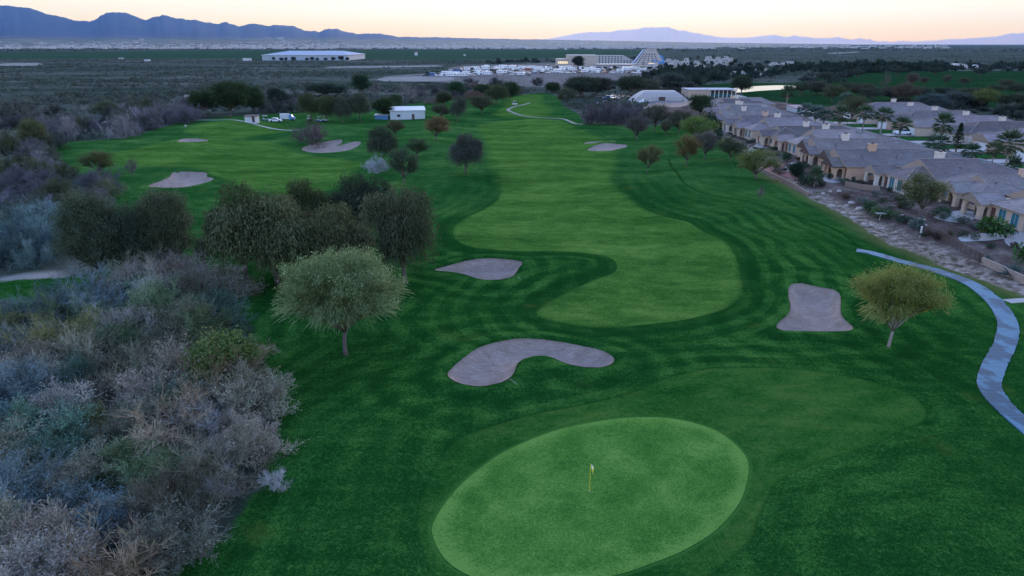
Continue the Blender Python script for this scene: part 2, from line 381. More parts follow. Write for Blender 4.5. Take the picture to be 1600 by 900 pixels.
def make_ground_mat():
    n = N('ground_cover'); pos = n.geo()
    fine, mid, big, speck = grass_tex(n, pos)
    streak = n.noise(n.mapping(pos, (.30, .62, 1), (0, 0, .25)), 1.0, 5, .62)
    # turf
    wob = n.m('MULTIPLY', n.m('SUBTRACT', fine, .5), .25)
    dfair = n.m('ADD', n.attr('d_fair'), wob); dapron = n.m('ADD', n.attr('d_apron'), wob)
    wobc = n.m('MULTIPLY', n.m('SUBTRACT', n.noise(pos, .07, 2, .5), .5), 5.)
    # rough: mown in rings that follow the fairway and bunker edges
    ringd = n.m('ADD', n.m('MINIMUM', n.attr('d_fair'), n.m('ADD', n.attr('d_apron'), 0.)), wobc)
    ring = n.ss(n.m('SINE', n.m('MULTIPLY', ringd, 2.3)), -.45, .45, -1., 1.)
    ring2 = n.m('SINE', n.m('MULTIPLY', n.m('ADD', n.attr('d_bunk'), wobc), 1.9))
    ringm = n.ss(n.attr('d_fair'), 2.0, 40., 1., .35)
    mow = n.noise(n.mapping(pos, (.16, .95, 1), (0, 0, -.75)), 1.0, 4, .6)
    tex = n.m('ADD', n.m('ADD', n.m('MULTIPLY', mid, .22), n.m('MULTIPLY', mow, .30)), n.m('MULTIPLY', fine, .35))
    tex = n.m('ADD', tex, n.m('MULTIPLY', n.m('SUBTRACT', big, .5), .32))
    tex = n.m('ADD', tex, n.m('MULTIPLY', n.m('MULTIPLY', n.m('MULTIPLY', ring, ringm), n.ss(big, .35, .6, .5, 1.)), .060))
    tex = n.m('ADD', tex, n.m('MULTIPLY', n.m('MULTIPLY', ring2, n.ss(n.attr('d_bunk'), 12., 5.)), .06))
    grain = n.noise(pos, 4.2, 2, .8)
    sxr = n.n('ShaderNodeSeparateXYZ'); n.l(pos, sxr.inputs[0])
    lane = n.m('SINE', n.m('MULTIPLY', n.m('ADD', n.m('ADD', sxr.outputs[0], n.m('MULTIPLY', sxr.outputs[1], .12)), n.m('MULTIPLY', n.noise(pos, .045, 2, .5), 9.)), 1.9))
    tex = n.m('ADD', tex, n.m('MULTIPLY', n.m('MULTIPLY', n.ss(lane, -.4, .4, -1., 1.), n.ss(n.noise(pos, .04, 2, .5), .40, .56)), .034))
    tex = n.m('ADD', tex, n.m('ADD', n.m('MULTIPLY', n.m('SUBTRACT', speck, .5), .85), n.m('MULTIPLY', n.m('SUBTRACT', grain, .5), .45)))
    rough = n.ramp(tex, [(.26, C_ROUGH[0]), (.42, C_ROUGH[1]), (.54, C_ROUGH[2]), (.74, C_ROUGH[3])])
    sx = n.n('ShaderNodeSeparateXYZ'); n.l(pos, sx.inputs[0])
    st = n.m('SINE', n.m('ADD', n.m('MULTIPLY', sx.outputs[1], .55), n.m('MULTIPLY', mid, 3.)))
    ft = n.m('ADD', n.m('MULTIPLY', fine, .5), n.m('MULTIPLY', streak, .65))
    ft = n.m('ADD', ft, n.m('MULTIPLY', n.m('SUBTRACT', big, .5), .55))
    ft = n.m('ADD', ft, n.m('ADD', n.m('MULTIPLY', n.m('SUBTRACT', speck, .5), .85), n.m('MULTIPLY', n.m('SUBTRACT', grain, .5), .4)))
    ft = n.m('ADD', ft, n.m('MULTIPLY', st, .05))
    fair = n.ramp(ft, [(.38, C_FAIR[0]), (.54, C_FAIR[1]), (.67, C_FAIR[2]), (.84, C_FAIR[3])])
    dg_ = n.m('SINE', n.m('MULTIPLY', n.m('ADD', n.m('MULTIPLY', sx.outputs[0], -.66), n.m('MULTIPLY', sx.outputs[1], .75)), 1.7))
    ft2 = n.m('ADD', ft, n.m('MULTIPLY', n.ss(dg_, -.5, .5, -1., 1.), .035))
    ap = n.ramp(ft2, [(.36, C_APRON[0]), (.56, C_APRON[1]), (.8, C_APRON[2])])
    up = n.m('MULTIPLY', n.ss(sx.outputs[1], 75., 170.), n.mr(big, .3, .7, .45, 1.))
    rough2 = n.ramp(n.m('ADD', ft, 0.), [(.38, (.007, .058, .014)), (.53, (.022, .090, .020)), (.66, (.045, .118, .026)), (.84, (.10, .18, .04))])
    rough = n.mix(up, rough, rough2)
    farg = n.ss(n.attr('d_fair'), 1.0, 22.)      # rough thins to a lighter cut around far fairways
    turf = rough
    turf = n.mix(n.m('MULTIPLY', n.ss(dapron, .12, -.12), n.m('MULTIPLY', n.ss(big, .3, .6, .55, .95), n.ss(sx.outputs[0], -9., 6., .45, 1.))), turf, ap)
    # a darker uncut line where the apron and fairway end
    turf = n.mix(n.m('MULTIPLY', n.ss(n.m('ABSOLUTE', dapron), .22, .05), .32), turf, C_ROUGH[0])
    soft = n.m('ADD', n.ss(n.noise(pos, .045, 2, .5), .42, .6, .12, .9), n.m('MULTIPLY', n.ss(sx.outputs[1], 95., 170.), 1.3))
    dfair = n.m('ADD', dfair, n.m('MULTIPLY', n.m('SUBTRACT', mid, .5), n.m('MULTIPLY', n.ss(sx.outputs[1], 95., 170.), 4.)))
    turf = n.mix(n.ss(dfair, soft, n.m('MULTIPLY', soft, -1.)), turf, fair)
    band = n.m('MULTIPLY', n.ss(dfair, 3.2, 2.2), n.ss(dfair, 0.0, .15))
    turf = n.mix(n.m('MULTIPLY', n.m('MULTIPLY', band, .5), n.ss(sx.outputs[1], 170., 100.)), turf, C_ROUGH[0])
    dg = n.attr('d_green')
    turf = n.mix(n.ss(n.m('ADD', n.attr('d_ridge_shade'), n.m('MULTIPLY', fine, .3)), .75, .25, 0., .75), turf, C_ROUGH[0])  # slope ridge shadow, put into the turf colour as a dark line
    turf = n.mix(n.m('MULTIPLY', n.ss(n.m('ADD', dg, wob), 1.0, .5), .55), turf, ap)
    turf = n.mix(n.m('MULTIPLY', n.ss(n.m('ADD', dg, wob), .35, .1), .6), turf, (.045, .135, .024))
    # worn yellow patches
    worn = n.m('MULTIPLY', n.ss(n.noise(pos, .11, 4, .65), .60, .74), .35)
    turf = n.mix(worn, turf, (.085, .105, .02))
    # desert
    dn1 = n.noise(n.mapping(pos, (.35, 1., 1.)), .016, 4, .6); dn2 = n.noise(pos, .11, 5, .65); dn3 = n.noise(pos, .9, 4, .7)
    dm = n.m('ADD', n.m('MULTIPLY', dn1, .5), n.m('ADD', n.m('MULTIPLY', dn2, .4), n.m('MULTIPLY', dn3, .25)))
    desert = n.ramp(dm, [(.42, (.018, .028, .020)), (.53, (.042, .054, .038)), (.64, (.095, .095, .076)), (.76, (.20, .185, .16))])
    # housing gravel
    gn = n.m('ADD', n.m('MULTIPLY', n.noise(pos, .25, 5, .65), .6), n.m('MULTIPLY', n.noise(pos, 3.5, 3, .8), .45))
    grav = n.ramp(gn, [(.38, (.045, .031, .026)), (.50, (.095, .066, .055)), (.60, (.16, .12, .10)), (.75, (.32, .265, .225))])
    pale = n.ramp(n.noise(pos, .9, 5, .75), [(.38, (.07, .055, .035)), (.50, (.20, .15, .115)), (.62, (.38, .31, .255))])
    bank = n.m('MULTIPLY', n.ss(n.m('ADD', n.attr('d_turf'), n.m('MULTIPLY', n.m('SUBTRACT', mid, .5), 7.)), 5.0, 2.8), .9)
    grav = n.mix(bank, grav, pale)
    base = desert
    base = n.mix(n.ss(n.m('ADD', n.attr('d_gravel'), n.m('MULTIPLY', dn2, 6.)), 2., -2.), base, grav)
    base = n.mix(n.m('MULTIPLY', n.ss(n.m('ADD', n.attr('d_lot'), n.m('MULTIPLY', n.m('SUBTRACT', dn2, .5), 14.)), 3., -3.), .92), base, n.ramp(dn2, [(.35, (.13, .108, .094)), (.65, (.22, .19, .17))]))
    base = n.mix(n.m('MULTIPLY', n.ss(n.m('ADD', n.attr('d_track'), n.m('MULTIPLY', n.m('SUBTRACT', dn2, .5), 5.)), 1., -1.), .8), base, (.30, .265, .23))
    base = n.mix(n.m('MULTIPLY', n.ss(n.attr('d_field'), 40., -40.), .9), base, n.ramp(n.noise(n.mapping(pos, (.002, .02, 1)), 1., 3), [(.3, (.018, .045, .024)), (.7, (.036, .075, .036))]))
    t2 = n.ramp(n.m('ADD', n.m('MULTIPLY', streak, .5), n.m('MULTIPLY', n.noise(n.mapping(pos, (.02, .06, 1)), 1., 4), .6)), [(.42, C_ROUGH[0]), (.55, (.010, .036, .013)), (.66, (.024, .060, .020)), (.8, C_FAIR[1])])
    base = n.mix(n.ss(n.m('ADD', n.attr('d_turf2'), n.m('MULTIPLY', n.m('SUBTRACT', dn2, .5), 12.)), 2., -2.), base, t2)
    edge = n.m('ADD', n.attr('d_turf'), n.m('MULTIPLY', n.m('SUBTRACT', n.noise(pos, .5, 5, .7), .5), 3.2))
    col = n.mix(n.ss(edge, .5, -.5), base, turf)
    # dry yellowing grass along the turf's border
    dry = n.m('MULTIPLY', n.m('MULTIPLY', n.ss(edge, -4., -.4), n.ss(edge, .6, 0.)), n.m('MULTIPLY', n.ss(sx.outputs[0], 30., 50.), .5))
    col = n.mix(dry, col, (.13, .12, .045))
    bh = n.m('ADD', n.m('MULTIPLY', fine, .6), n.m('MULTIPLY', speck, .5))
    nor = n.bump(bh, .5, .12)
    return n.bsdf(col, .9, spec=.0, normal=nor)

C_ROUGH = [(.0062, .038, .0074), (.0100, .056, .0100), (.026, .098, .017), (.066, .150, .028)]
C_FAIR = [(.022, .076, .012), (.047, .117, .019), (.074, .154, .026), (.120, .205, .040)]
C_APRON = [(.0075, .054, .0085), (.022, .090, .014), (.060, .122, .023)]
M_GROUND = make_ground_mat()
ny, nx = X.shape
vid = np.arange(nx * ny).reshape(ny, nx)
quads = np.stack([vid[:-1, :-1], vid[:-1, 1:], vid[1:, 1:], vid[1:, :-1]], -1).reshape(-1, 4)
V = np.stack([X, Y, Hn - Hdrop], -1).reshape(-1, 3)
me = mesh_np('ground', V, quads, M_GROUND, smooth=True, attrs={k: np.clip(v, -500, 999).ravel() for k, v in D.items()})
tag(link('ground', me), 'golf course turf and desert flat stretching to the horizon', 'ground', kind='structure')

# ------------------------------------------------------------------ sheets laid in the ground
def sheet(name, poly, step, lift, mat, attrs=True):
    x0, y0 = poly.min(0); x1, y1 = poly.max(0)
    gx = np.arange(x0 - step, x1 + 2 * step, step); gy = np.arange(y0 - step, y1 + 2 * step, step)
    xx, yy = np.meshgrid(gx, gy); cx, cy = (xx[:-1, :-1] + step / 2), (yy[:-1, :-1] + step / 2)
    keep = sdf(poly, cx, cy) < 0
    ids = np.arange(xx.size).reshape(xx.shape)
    q = np.stack([ids[:-1, :-1], ids[:-1, 1:], ids[1:, 1:], ids[1:, :-1]], -1)[keep]
    used, inv = np.unique(q.ravel(), return_inverse=True); q = inv.reshape(-1, 4)
    px, py = xx.ravel()[used].copy(), yy.ravel()[used].copy()
    cnt = np.bincount(q.ravel(), minlength=len(used)); bd = cnt < 4
    # pull the border vertices on to the outline
    for i in np.where(bd)[0]:
        best = 1e18
        for (ax, ay), (bx, by) in zip(poly, np.roll(poly, -1, 0)):
            ex, ey = bx - ax, by - ay; t = min(1, max(0, ((px[i] - ax) * ex + (py[i] - ay) * ey) / (ex * ex + ey * ey + 1e-12)))
            qx, qy = ax + t * ex, ay + t * ey; d = (qx - px[i]) ** 2 + (qy - py[i]) ** 2
            if d < best: best, nxp, nyp = d, qx, qy
        px[i], py[i] = nxp, nyp
    pz = interp_v(Hn, px, py) + lift
    at = {'edge': sdf(poly, px, py)}
    o = link(name, mesh_np(name, np.stack([px, py, pz], -1), q, mat, smooth=True, attrs=at))
    return o

def green_mat():
    n = N('putting_green_turf'); pos = n.geo(); fine, mid, big, speck = grass_tex(n, pos)
    t = n.m('ADD', n.m('MULTIPLY', mid, .55), n.m('MULTIPLY', n.noise(pos, .22, 3, .6), .35))
    t = n.m('ADD', t, n.m('MULTIPLY', n.m('SUBTRACT', n.noise(pos, 7., 3, .85), .5), 1.05))
    t = n.m('ADD', t, n.m('MULTIPLY', n.m('SUBTRACT', fine, .5), .25))
    t = n.m('ADD', t, n.ss(n.attr('edge'), -1.3, -.2, 0., .14))
    c = n.ramp(t, [(.28, (.028, .105, .017)), (.46, (.062, .165, .026)), (.64, (.115, .228, .044))])
    return n.bsdf(c, .85, spec=.0, normal=n.bump(fine, .15, .05))
def sand_mat():
    n = N('bunker_sand'); pos = n.geo()
    rake = n.noise(n.mapping(pos, (1.2, 7., 1.), (0, 0, .25)), 1., 4, .65)
    t = n.m('ADD', n.m('MULTIPLY', n.noise(pos, .6, 4, .65), .3), n.m('ADD', n.m('MULTIPLY', rake, .40), n.m('MULTIPLY', n.noise(pos, 8., 2, .85), .42)))
    c = n.ramp(t, [(.38, (.155, .108, .088)), (.54, (.255, .185, .150)), (.70, (.36, .28, .235))])
    c = n.mix(n.ss(n.attr('edge'), -.35, 0., 0., .5), c, (.15, .115, .09))  # lip shading put into the colour: sand darkens towards its rim
    h = n.m('ADD', rake, n.noise(pos, 4., 3, .7))
    return n.bsdf(c, .95, spec=.1, normal=n.bump(h, .55, .06))
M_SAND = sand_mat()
tag(sheet('putting_green', GREEN, .4, .02, green_mat()), 'oval close-mown putting green with the yellow flagstick', 'putting green', kind='structure')
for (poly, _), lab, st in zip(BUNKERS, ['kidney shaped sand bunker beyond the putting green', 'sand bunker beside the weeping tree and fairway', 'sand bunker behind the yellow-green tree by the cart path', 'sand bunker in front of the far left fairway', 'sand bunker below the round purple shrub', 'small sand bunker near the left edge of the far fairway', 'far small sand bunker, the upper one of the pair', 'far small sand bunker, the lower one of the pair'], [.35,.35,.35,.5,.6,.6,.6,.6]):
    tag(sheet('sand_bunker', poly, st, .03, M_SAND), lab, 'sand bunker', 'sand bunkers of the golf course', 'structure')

def ribbon(name, line, w, mat, lift=.04, thick=.12, jag=0.0):
    n_ = len(line); T = np.gradient(line, axis=0); T /= np.linalg.norm(T, axis=1)[:, None]; Nn = np.stack([-T[:, 1], T[:, 0]], -1)
    L = np.concatenate([[0], np.cumsum(np.linalg.norm(np.diff(line, axis=0), axis=1))])
    offs = np.array([-1, -1, -.5, 0, .5, 1, 1]) * w
    pts = []; us = []
    for k, o in enumerate(offs):
        j = rng.normal(0, jag, n_) if k in (0, 1, 5, 6) else 0
        p = line + Nn * (o + j)[:, None] if jag and k in (1, 5) else line + Nn * o
        z = interp_v(Hn, p[:, 0], p[:, 1]) + (lift if 0 < k < 6 else lift - thick)
        pts.append(np.column_stack([p, z])); us.append(L)
    V_ = np.stack(pts, 1).reshape(-1, 3); ids = np.arange(n_ * 7).reshape(n_, 7)
    q = np.stack([ids[:-1, 1:], ids[:-1, :-1], ids[1:, :-1], ids[1:, 1:]], -1).reshape(-1, 4)
    return link(name, mesh_np(name, V_, q, mat, smooth=False, attrs={'along': np.stack(us, 1).ravel(), 'across': np.tile(offs, n_)}))

def path_mat():
    n = N('worn_asphalt_path'); pos = n.geo()
    patch = n.noise(n.mapping(pos, (.55, .28, 1)), 1., 3, .5)
    cr = n.noise(n.mapping(pos, (.5, 4.5, 1), (0, 0, .12)), 1., 4, .7)
    t = n.m('ADD', n.m('MULTIPLY', n.ss(patch, .44, .54), .35), n.m('MULTIPLY', cr, .7))
    c = n.ramp(t, [(.24, (.010, .034, .055)), (.45, (.022, .082, .125)), (.75, (.058, .155, .215))])
    c = n.mix(n.ss(n.m('ABSOLUTE', n.attr('across')), .96, 1.06, 0., .8), c, (.42, .40, .37))
    return n.bsdf(c, .6, spec=.3, normal=n.bump(cr, .2, .03))
M_PATH = path_mat()
M_CONC = flat('pale_concrete', (.33, .31, .29), .8, .2, 1.5)
tag(ribbon('cart_path', CARTPATH, .90, M_PATH, jag=.04), 'winding blue-grey asphalt cart path at the right', 'cart path', kind='structure')
tag(ribbon('cart_path', FARPATH, .6, flat('grey_concrete', (.17, .17, .17), .9, .25, .6)), 'thin pale cart path at the far end of the fairway', 'cart path', kind='structure')
tag(ribbon('cart_path', LEFTPATH, .5, M_CONC), 'thin pale cart path below the parked golf carts', 'cart path', kind='structure')
tag(ribbon('cart_path', MIDPATH, 1.2, M_CONC), 'short pale stretch of path behind the trees', 'cart path', kind='structure')
tag(ribbon('footpath', catmull([W(*p) for p in [(1571,476),(1600,473.5),(1640,470),(1700,466)]], 6, closed=False), .6, M_CONC, lift=.05), 'short pale concrete footpath joining the cart path', 'footpath', kind='structure')

def water_mat():
    n = N('pond_water'); pos = n.geo()
    return n.bsdf((.02, .035, .04), .06, spec=.8, normal=n.bump(n.noise(n.mapping(pos, (.3, 1., 1)), .6, 3), .02, .05))
pw = sheet('pond', POND, 6., .35, water_mat())
for v in pw.data.vertices: v.co.z = -.25
tag(pw, 'small pond mirroring the bright evening sky', 'pond', kind='structure')
# ------------------------------------------------------------------ foliage and bark materials (colour comes from the object's own colour)
def leaf_mat(name, transl=.35):
    n = N(name)
    base = n.oinfo('Color'); rnd = n.oinfo('Random')
    tint = n.attr('tint')
    hsv = n.n('ShaderNodeHueSaturation'); n.l(base, hsv.inputs['Color'])
    n.l(n.mr(n.attr('hue'), 0, 1, .47, .53), hsv.inputs['Hue']); n.l(n.mr(tint, 0, 1, 1.1, .85), hsv.inputs['Saturation'])
    n.l(n.mr(tint, 0, 1, .55, 1.6), hsv.inputs['Value'])
    d = n.n('ShaderNodeBsdfDiffuse'); tr = n.n('ShaderNodeBsdfTranslucent')
    n.l(hsv.outputs[0], d.inputs[0]); n.l(hsv.outputs[0], tr.inputs[0])
    ms = n.n('ShaderNodeMixShader'); ms.inputs[0].default_value = transl
    n.l(d.outputs[0], ms.inputs[1]); n.l(tr.outputs[0], ms.inputs[2]); n.l(ms.outputs[0], n.out.inputs[0])
    return n.mat
M_LEAF = leaf_mat('leaves')
M_TWIG = leaf_mat('bare_twigs', .1)
M_BARK = flat('bark', (.12, .095, .08), .9, .4, 6.)
M_PALEBARK = flat('pale_bark', (.26, .23, .20), .9, .35, 6.)

def unit(a): return a / (np.linalg.norm(a, axis=-1, keepdims=True) + 1e-9)
def rdir(n, r): return unit(r.normal(size=(n, 3)))

class Q:
    "numpy quad soup: each quad has its own tint and hue"
    def __init__(s): s.q = []; s.t = []; s.h = []
    def put(s, quads, tint, hue=None):
        s.q.append(np.asarray(quads, np.float32)); n = len(quads)
        s.t.append(np.broadcast_to(tint, (n,)).astype(np.float32)); s.h.append(np.broadcast_to(.5 if hue is None else hue, (n,)).astype(np.float32))
    def leaves(s, pos, dirs, L, Wd, r, tint, hue=None):
        "rhombus leaves along dirs"
        n = len(pos); side = unit(np.cross(dirs, rdir(n, r)))
        L = np.broadcast_to(L, (n,))[:, None]; Wd = np.broadcast_to(Wd, (n,))[:, None]
        tip = pos + dirs * L; mid = pos + dirs * L * .5
        s.put(np.stack([pos, mid + side * Wd * .5, tip, mid - side * Wd * .5], 1), tint, hue)
    def strips(s, a, b, wa, wb, r, tint, hue=None):
        n = len(a); side = unit(np.cross(b - a, rdir(n, r)))
        wa = np.broadcast_to(wa, (n,))[:, None]; wb = np.broadcast_to(wb, (n,))[:, None]
        s.put(np.stack([a - side * wa / 2, a + side * wa / 2, b + side * wb / 2, b - side * wb / 2], 1), tint, hue)
    def arrays(s): return np.concatenate(s.q), np.concatenate(s.t), np.concatenate(s.h)
    def mesh(s, name, mat):
        q, t, h = s.arrays(); n = len(q)
        return mesh_np(name, q.reshape(-1, 3), np.arange(n * 4).reshape(n, 4), mat, attrs={'tint': t, 'hue': h})

def norm_mesh(me, dia, hh):
    "scale so that the crown is 1 wide and the tree 1 tall"
    for v in me.vertices: pass
    co = np.empty(len(me.vertices) * 3, np.float32); me.vertices.foreach_get('co', co); co = co.reshape(-1, 3)
    co[:, :2] /= dia; co[:, 2] /= hh
    me.vertices.foreach_set('co', co.ravel()); me.update()

def bez(a, b, c, n):
    t = np.linspace(0, 1, n)[:, None]; return (1 - t) ** 2 * a + 2 * t * (1 - t) * b + t * t * c

def crown_tree(seed, Hh, Dia, trunk_h, lobes, ntips, per, leafL, leafW, spread, shell=.6, droop=0., tr=.16, mat=None, bark=None, twigw=.03, forks=1, up=.2, hang=0., bare_low=False):
    """lobes: (cx,cy,cz,rx,ry,rz) in metres. Limbs run to lobe centres, twigs to tips in the lobes, leaves round the tips."""
    r = np.random.default_rng(seed); q = Q(); mb = MB()
    base = np.array([0, 0, -.15]); fork = np.array([r.normal(0, .12), r.normal(0, .12), trunk_h])
    mb.tube(bez(base, np.array([r.normal(0, .15), r.normal(0, .15), trunk_h * .5]), fork, 5), [tr * 1.35, tr * 1.1, tr, tr * .95, tr * .85], 7)
    limbs = []
    for (cx, cy, cz, rx, ry, rz) in lobes:
        c = np.array([cx, cy, cz - rz * .25]); m = (fork + c) / 2 + np.array([0, 0, r.uniform(0, .5)]) + r.normal(0, .15, 3)
        p = bez(fork, m, c, 6); limbs.append(p); mb.tube(p, list(np.linspace(tr * .62, tr * .16, 6)), 5)
    for (cx, cy, cz, rx, ry, rz), limb in zip(lobes, limbs):
        n = max(4, int(ntips * (rx * ry * rz) ** .66 / sum((l[3] * l[4] * l[5]) ** .66 for l in lobes)))
        d = rdir(n, r); d[:, 2] = np.where(d[:, 2] < -.35, -d[:, 2] * .5, d[:, 2]); rad = shell + (1 - shell) * r.random(n) ** .6
        # knobbly outline
        ph = r.uniform(0, 6.28, 6); wob = 1 + .13 * np.sin(4 * np.arctan2(d[:, 1], d[:, 0]) + ph[0]) + .10 * np.sin(5 * d[:, 2] + ph[1]) + .07 * r.normal(size=n)
        tips = np.array([cx, cy, cz]) + d * (rad * wob)[:, None] * np.array([rx, ry, rz])
        st = limb[r.integers(2, 6, n)]; mid = (st + tips) / 2 + np.array([0, 0, .15]) * r.random((n, 1)) + r.normal(0, .12, (n, 3))
        for a, b in ((st, mid), (mid, tips)): q.strips(a, b, twigw * 1.6, twigw, r, .25, .5)
        clump = r.random(n) * .75 + .12; hue = np.clip(r.normal(.5, .2, n), 0, 1)
        k = per; idx = np.repeat(np.arange(n), k)
        if bare_low:
            lowf = np.clip((np.mean([l[2] for l in lobes]) - .0 - tips[:, 2]) / (Hh * .16), 0, 1)
            for rep in range(5):
                a = tips + r.normal(0, .22, (n, 3)); b = a + unit((tips - np.array([0, 0, cz + 1.2])) * np.array([.8, .8, 1.]) + r.normal(0, .5, (n, 3))) * r.uniform(.4, 1.0, (n, 1)) * (.35 + .65 * lowf[:, None])
                q.strips(a, b, .04, .015, r, np.clip(.45 + .4 * lowf, 0, 1), .45)
            keep = r.random(n * k) > lowf[idx] * .8; idx = idx[keep]
        m_ = len(idx)
        pos = tips[idx] + r.normal(0, 1, (m_, 3)) * np.array([spread, spread, spread * .7])
        dr = unit((pos - np.array([cx, cy, cz])) * .35 + rdir(m_, r) * 1.1 + np.array([0, 0, up - droop]))
        q.leaves(pos, dr, leafL * r.uniform(.6, 1.3, m_), leafW * r.uniform(.7, 1.3, m_), r, np.clip(clump[idx] + r.normal(0, .14, m_), 0, 1), hue[idx])
        if hang > 0:    # pale twigs hanging below the crown
            lowm = np.where(tips[:, 2] < cz + .1 * rz)[0]
            for rep in range(1):
                a = tips[lowm] + r.normal(0, .25, (len(lowm), 3)); b = a + np.column_stack([r.normal(0, .12, (len(lowm), 2)), -hang * r.uniform(.4, 1.2, len(lowm))]); c = b + np.column_stack([r.normal(0, .1, (len(lowm), 2)), -hang * r.uniform(.2, .7, len(lowm))])
                q.strips(a, b, .03, .025, r, .6, .45); q.strips(b, c, .025, .02, r, .75, .45)
    cm = q.mesh('crown', mat or M_LEAF); tm = mb.build('trunk', bark or M_BARK, smooth=True)
    tme = tm.data; bpy.data.objects.remove(tm)
    norm_mesh(cm, Dia, Hh); norm_mesh(tme, Dia, Hh)
    return cm, tme

def weep_tree(seed, Hh=11., Dia=8., trunk_h=3.2, nlobe=11, strands=1050, leafL=.36, leafW=.10, low=.15):
    r = np.random.default_rng(seed); q = Q(); mb = MB()
    fork = np.array([r.normal(0, .2), r.normal(0, .2), trunk_h])
    mb.tube(bez(np.array([0, 0, -.2]), fork * .5 + r.normal(0, .1, 3), fork, 5), [.3, .25, .22, .2, .18], 7)
    Rr = Dia / 2
    for k in range(nlobe):
        a = 6.283 * k / max(1, nlobe - 1) + r.normal(0, .25); rr = 0 if k == nlobe - 1 else Rr * r.uniform(.38, .72)
        top = Hh * (r.uniform(.60, .97) if rr else 1.0) - .3
        lr = Rr * r.uniform(.28, .42) if rr else Rr * .42
        c = np.array([rr * math.cos(a), rr * math.sin(a), top - lr * .9])
        mb.tube(bez(fork, (fork + c) / 2 + np.array([0, 0, .6]), c - np.array([0, 0, lr * .25]), 6), list(np.linspace(.14, .03, 6)), 5)
        n = strands // nlobe
        # strands leave a dome and hang
        d = rdir(n, r); d[:, 2] = np.abs(d[:, 2]) * .9 + .02; d = unit(d)
        rad = r.uniform(.35, 1., n) ** .5
        start = c + d * (lr * rad)[:, None] * np.array([1, 1, .9])
        tint0 = np.clip(.28 + .45 * r.random() + r.normal(0, .16, n), .02, 1); hue0 = np.clip(r.normal(.5, .22, n), 0, 1)
        floor = Hh * (low + r.uniform(-.02, .12)) + r.uniform(0, Hh * .20, n) ** 1.2
        nseg = 9
        ln = np.minimum(r.uniform(.3, 1.1, n) * Hh * .55, np.maximum(start[:, 2] - floor, .6))
        out = unit(d * np.array([1, 1, 0]) + 1e-6) * (r.uniform(.0, 1., n) ** 2.5 * .75 + .05)[:, None] + r.normal(0, .05, (n, 3)) * np.array([1, 1, 0])
        P0 = start
        for sgi in range(nseg):
            f = (sgi + 1) / nseg
            P1 = start + out * (ln * f * (1 - .45 * f))[:, None] + np.array([0, 0, 1]) * (.22 * np.sin(min(1, f * 2.2) * 3.14) - ln * f ** 1.25)[:, None] + r.normal(0, .05, (n, 3))
            for rep in range(2):
                pos = P0 + (P1 - P0) * r.random((n, 1)) + r.normal(0, .2, (n, 3)); dr = unit(unit(P1 - P0) + rdir(n, r) * .45 + np.array([0, 0, -.5]))
                q.leaves(pos, dr, leafL * r.uniform(.6, 1.5, n), leafW * r.uniform(.7, 1.4, n), r, np.clip(tint0 + r.normal(0, .12, n), 0, 1), hue0)
            P0 = P1
        # inner fill so the crown is not see-through
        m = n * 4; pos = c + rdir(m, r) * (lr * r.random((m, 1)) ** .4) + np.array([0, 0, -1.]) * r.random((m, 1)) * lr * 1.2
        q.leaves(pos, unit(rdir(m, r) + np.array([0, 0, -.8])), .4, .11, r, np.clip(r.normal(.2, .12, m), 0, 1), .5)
    cm = q.mesh('crown', M_LEAF); tm = mb.build('trunk', M_BARK, smooth=True); tme = tm.data; bpy.data.objects.remove(tm)
    norm_mesh(cm, Dia, Hh); norm_mesh(tme, Dia, Hh)
    return cm, tme

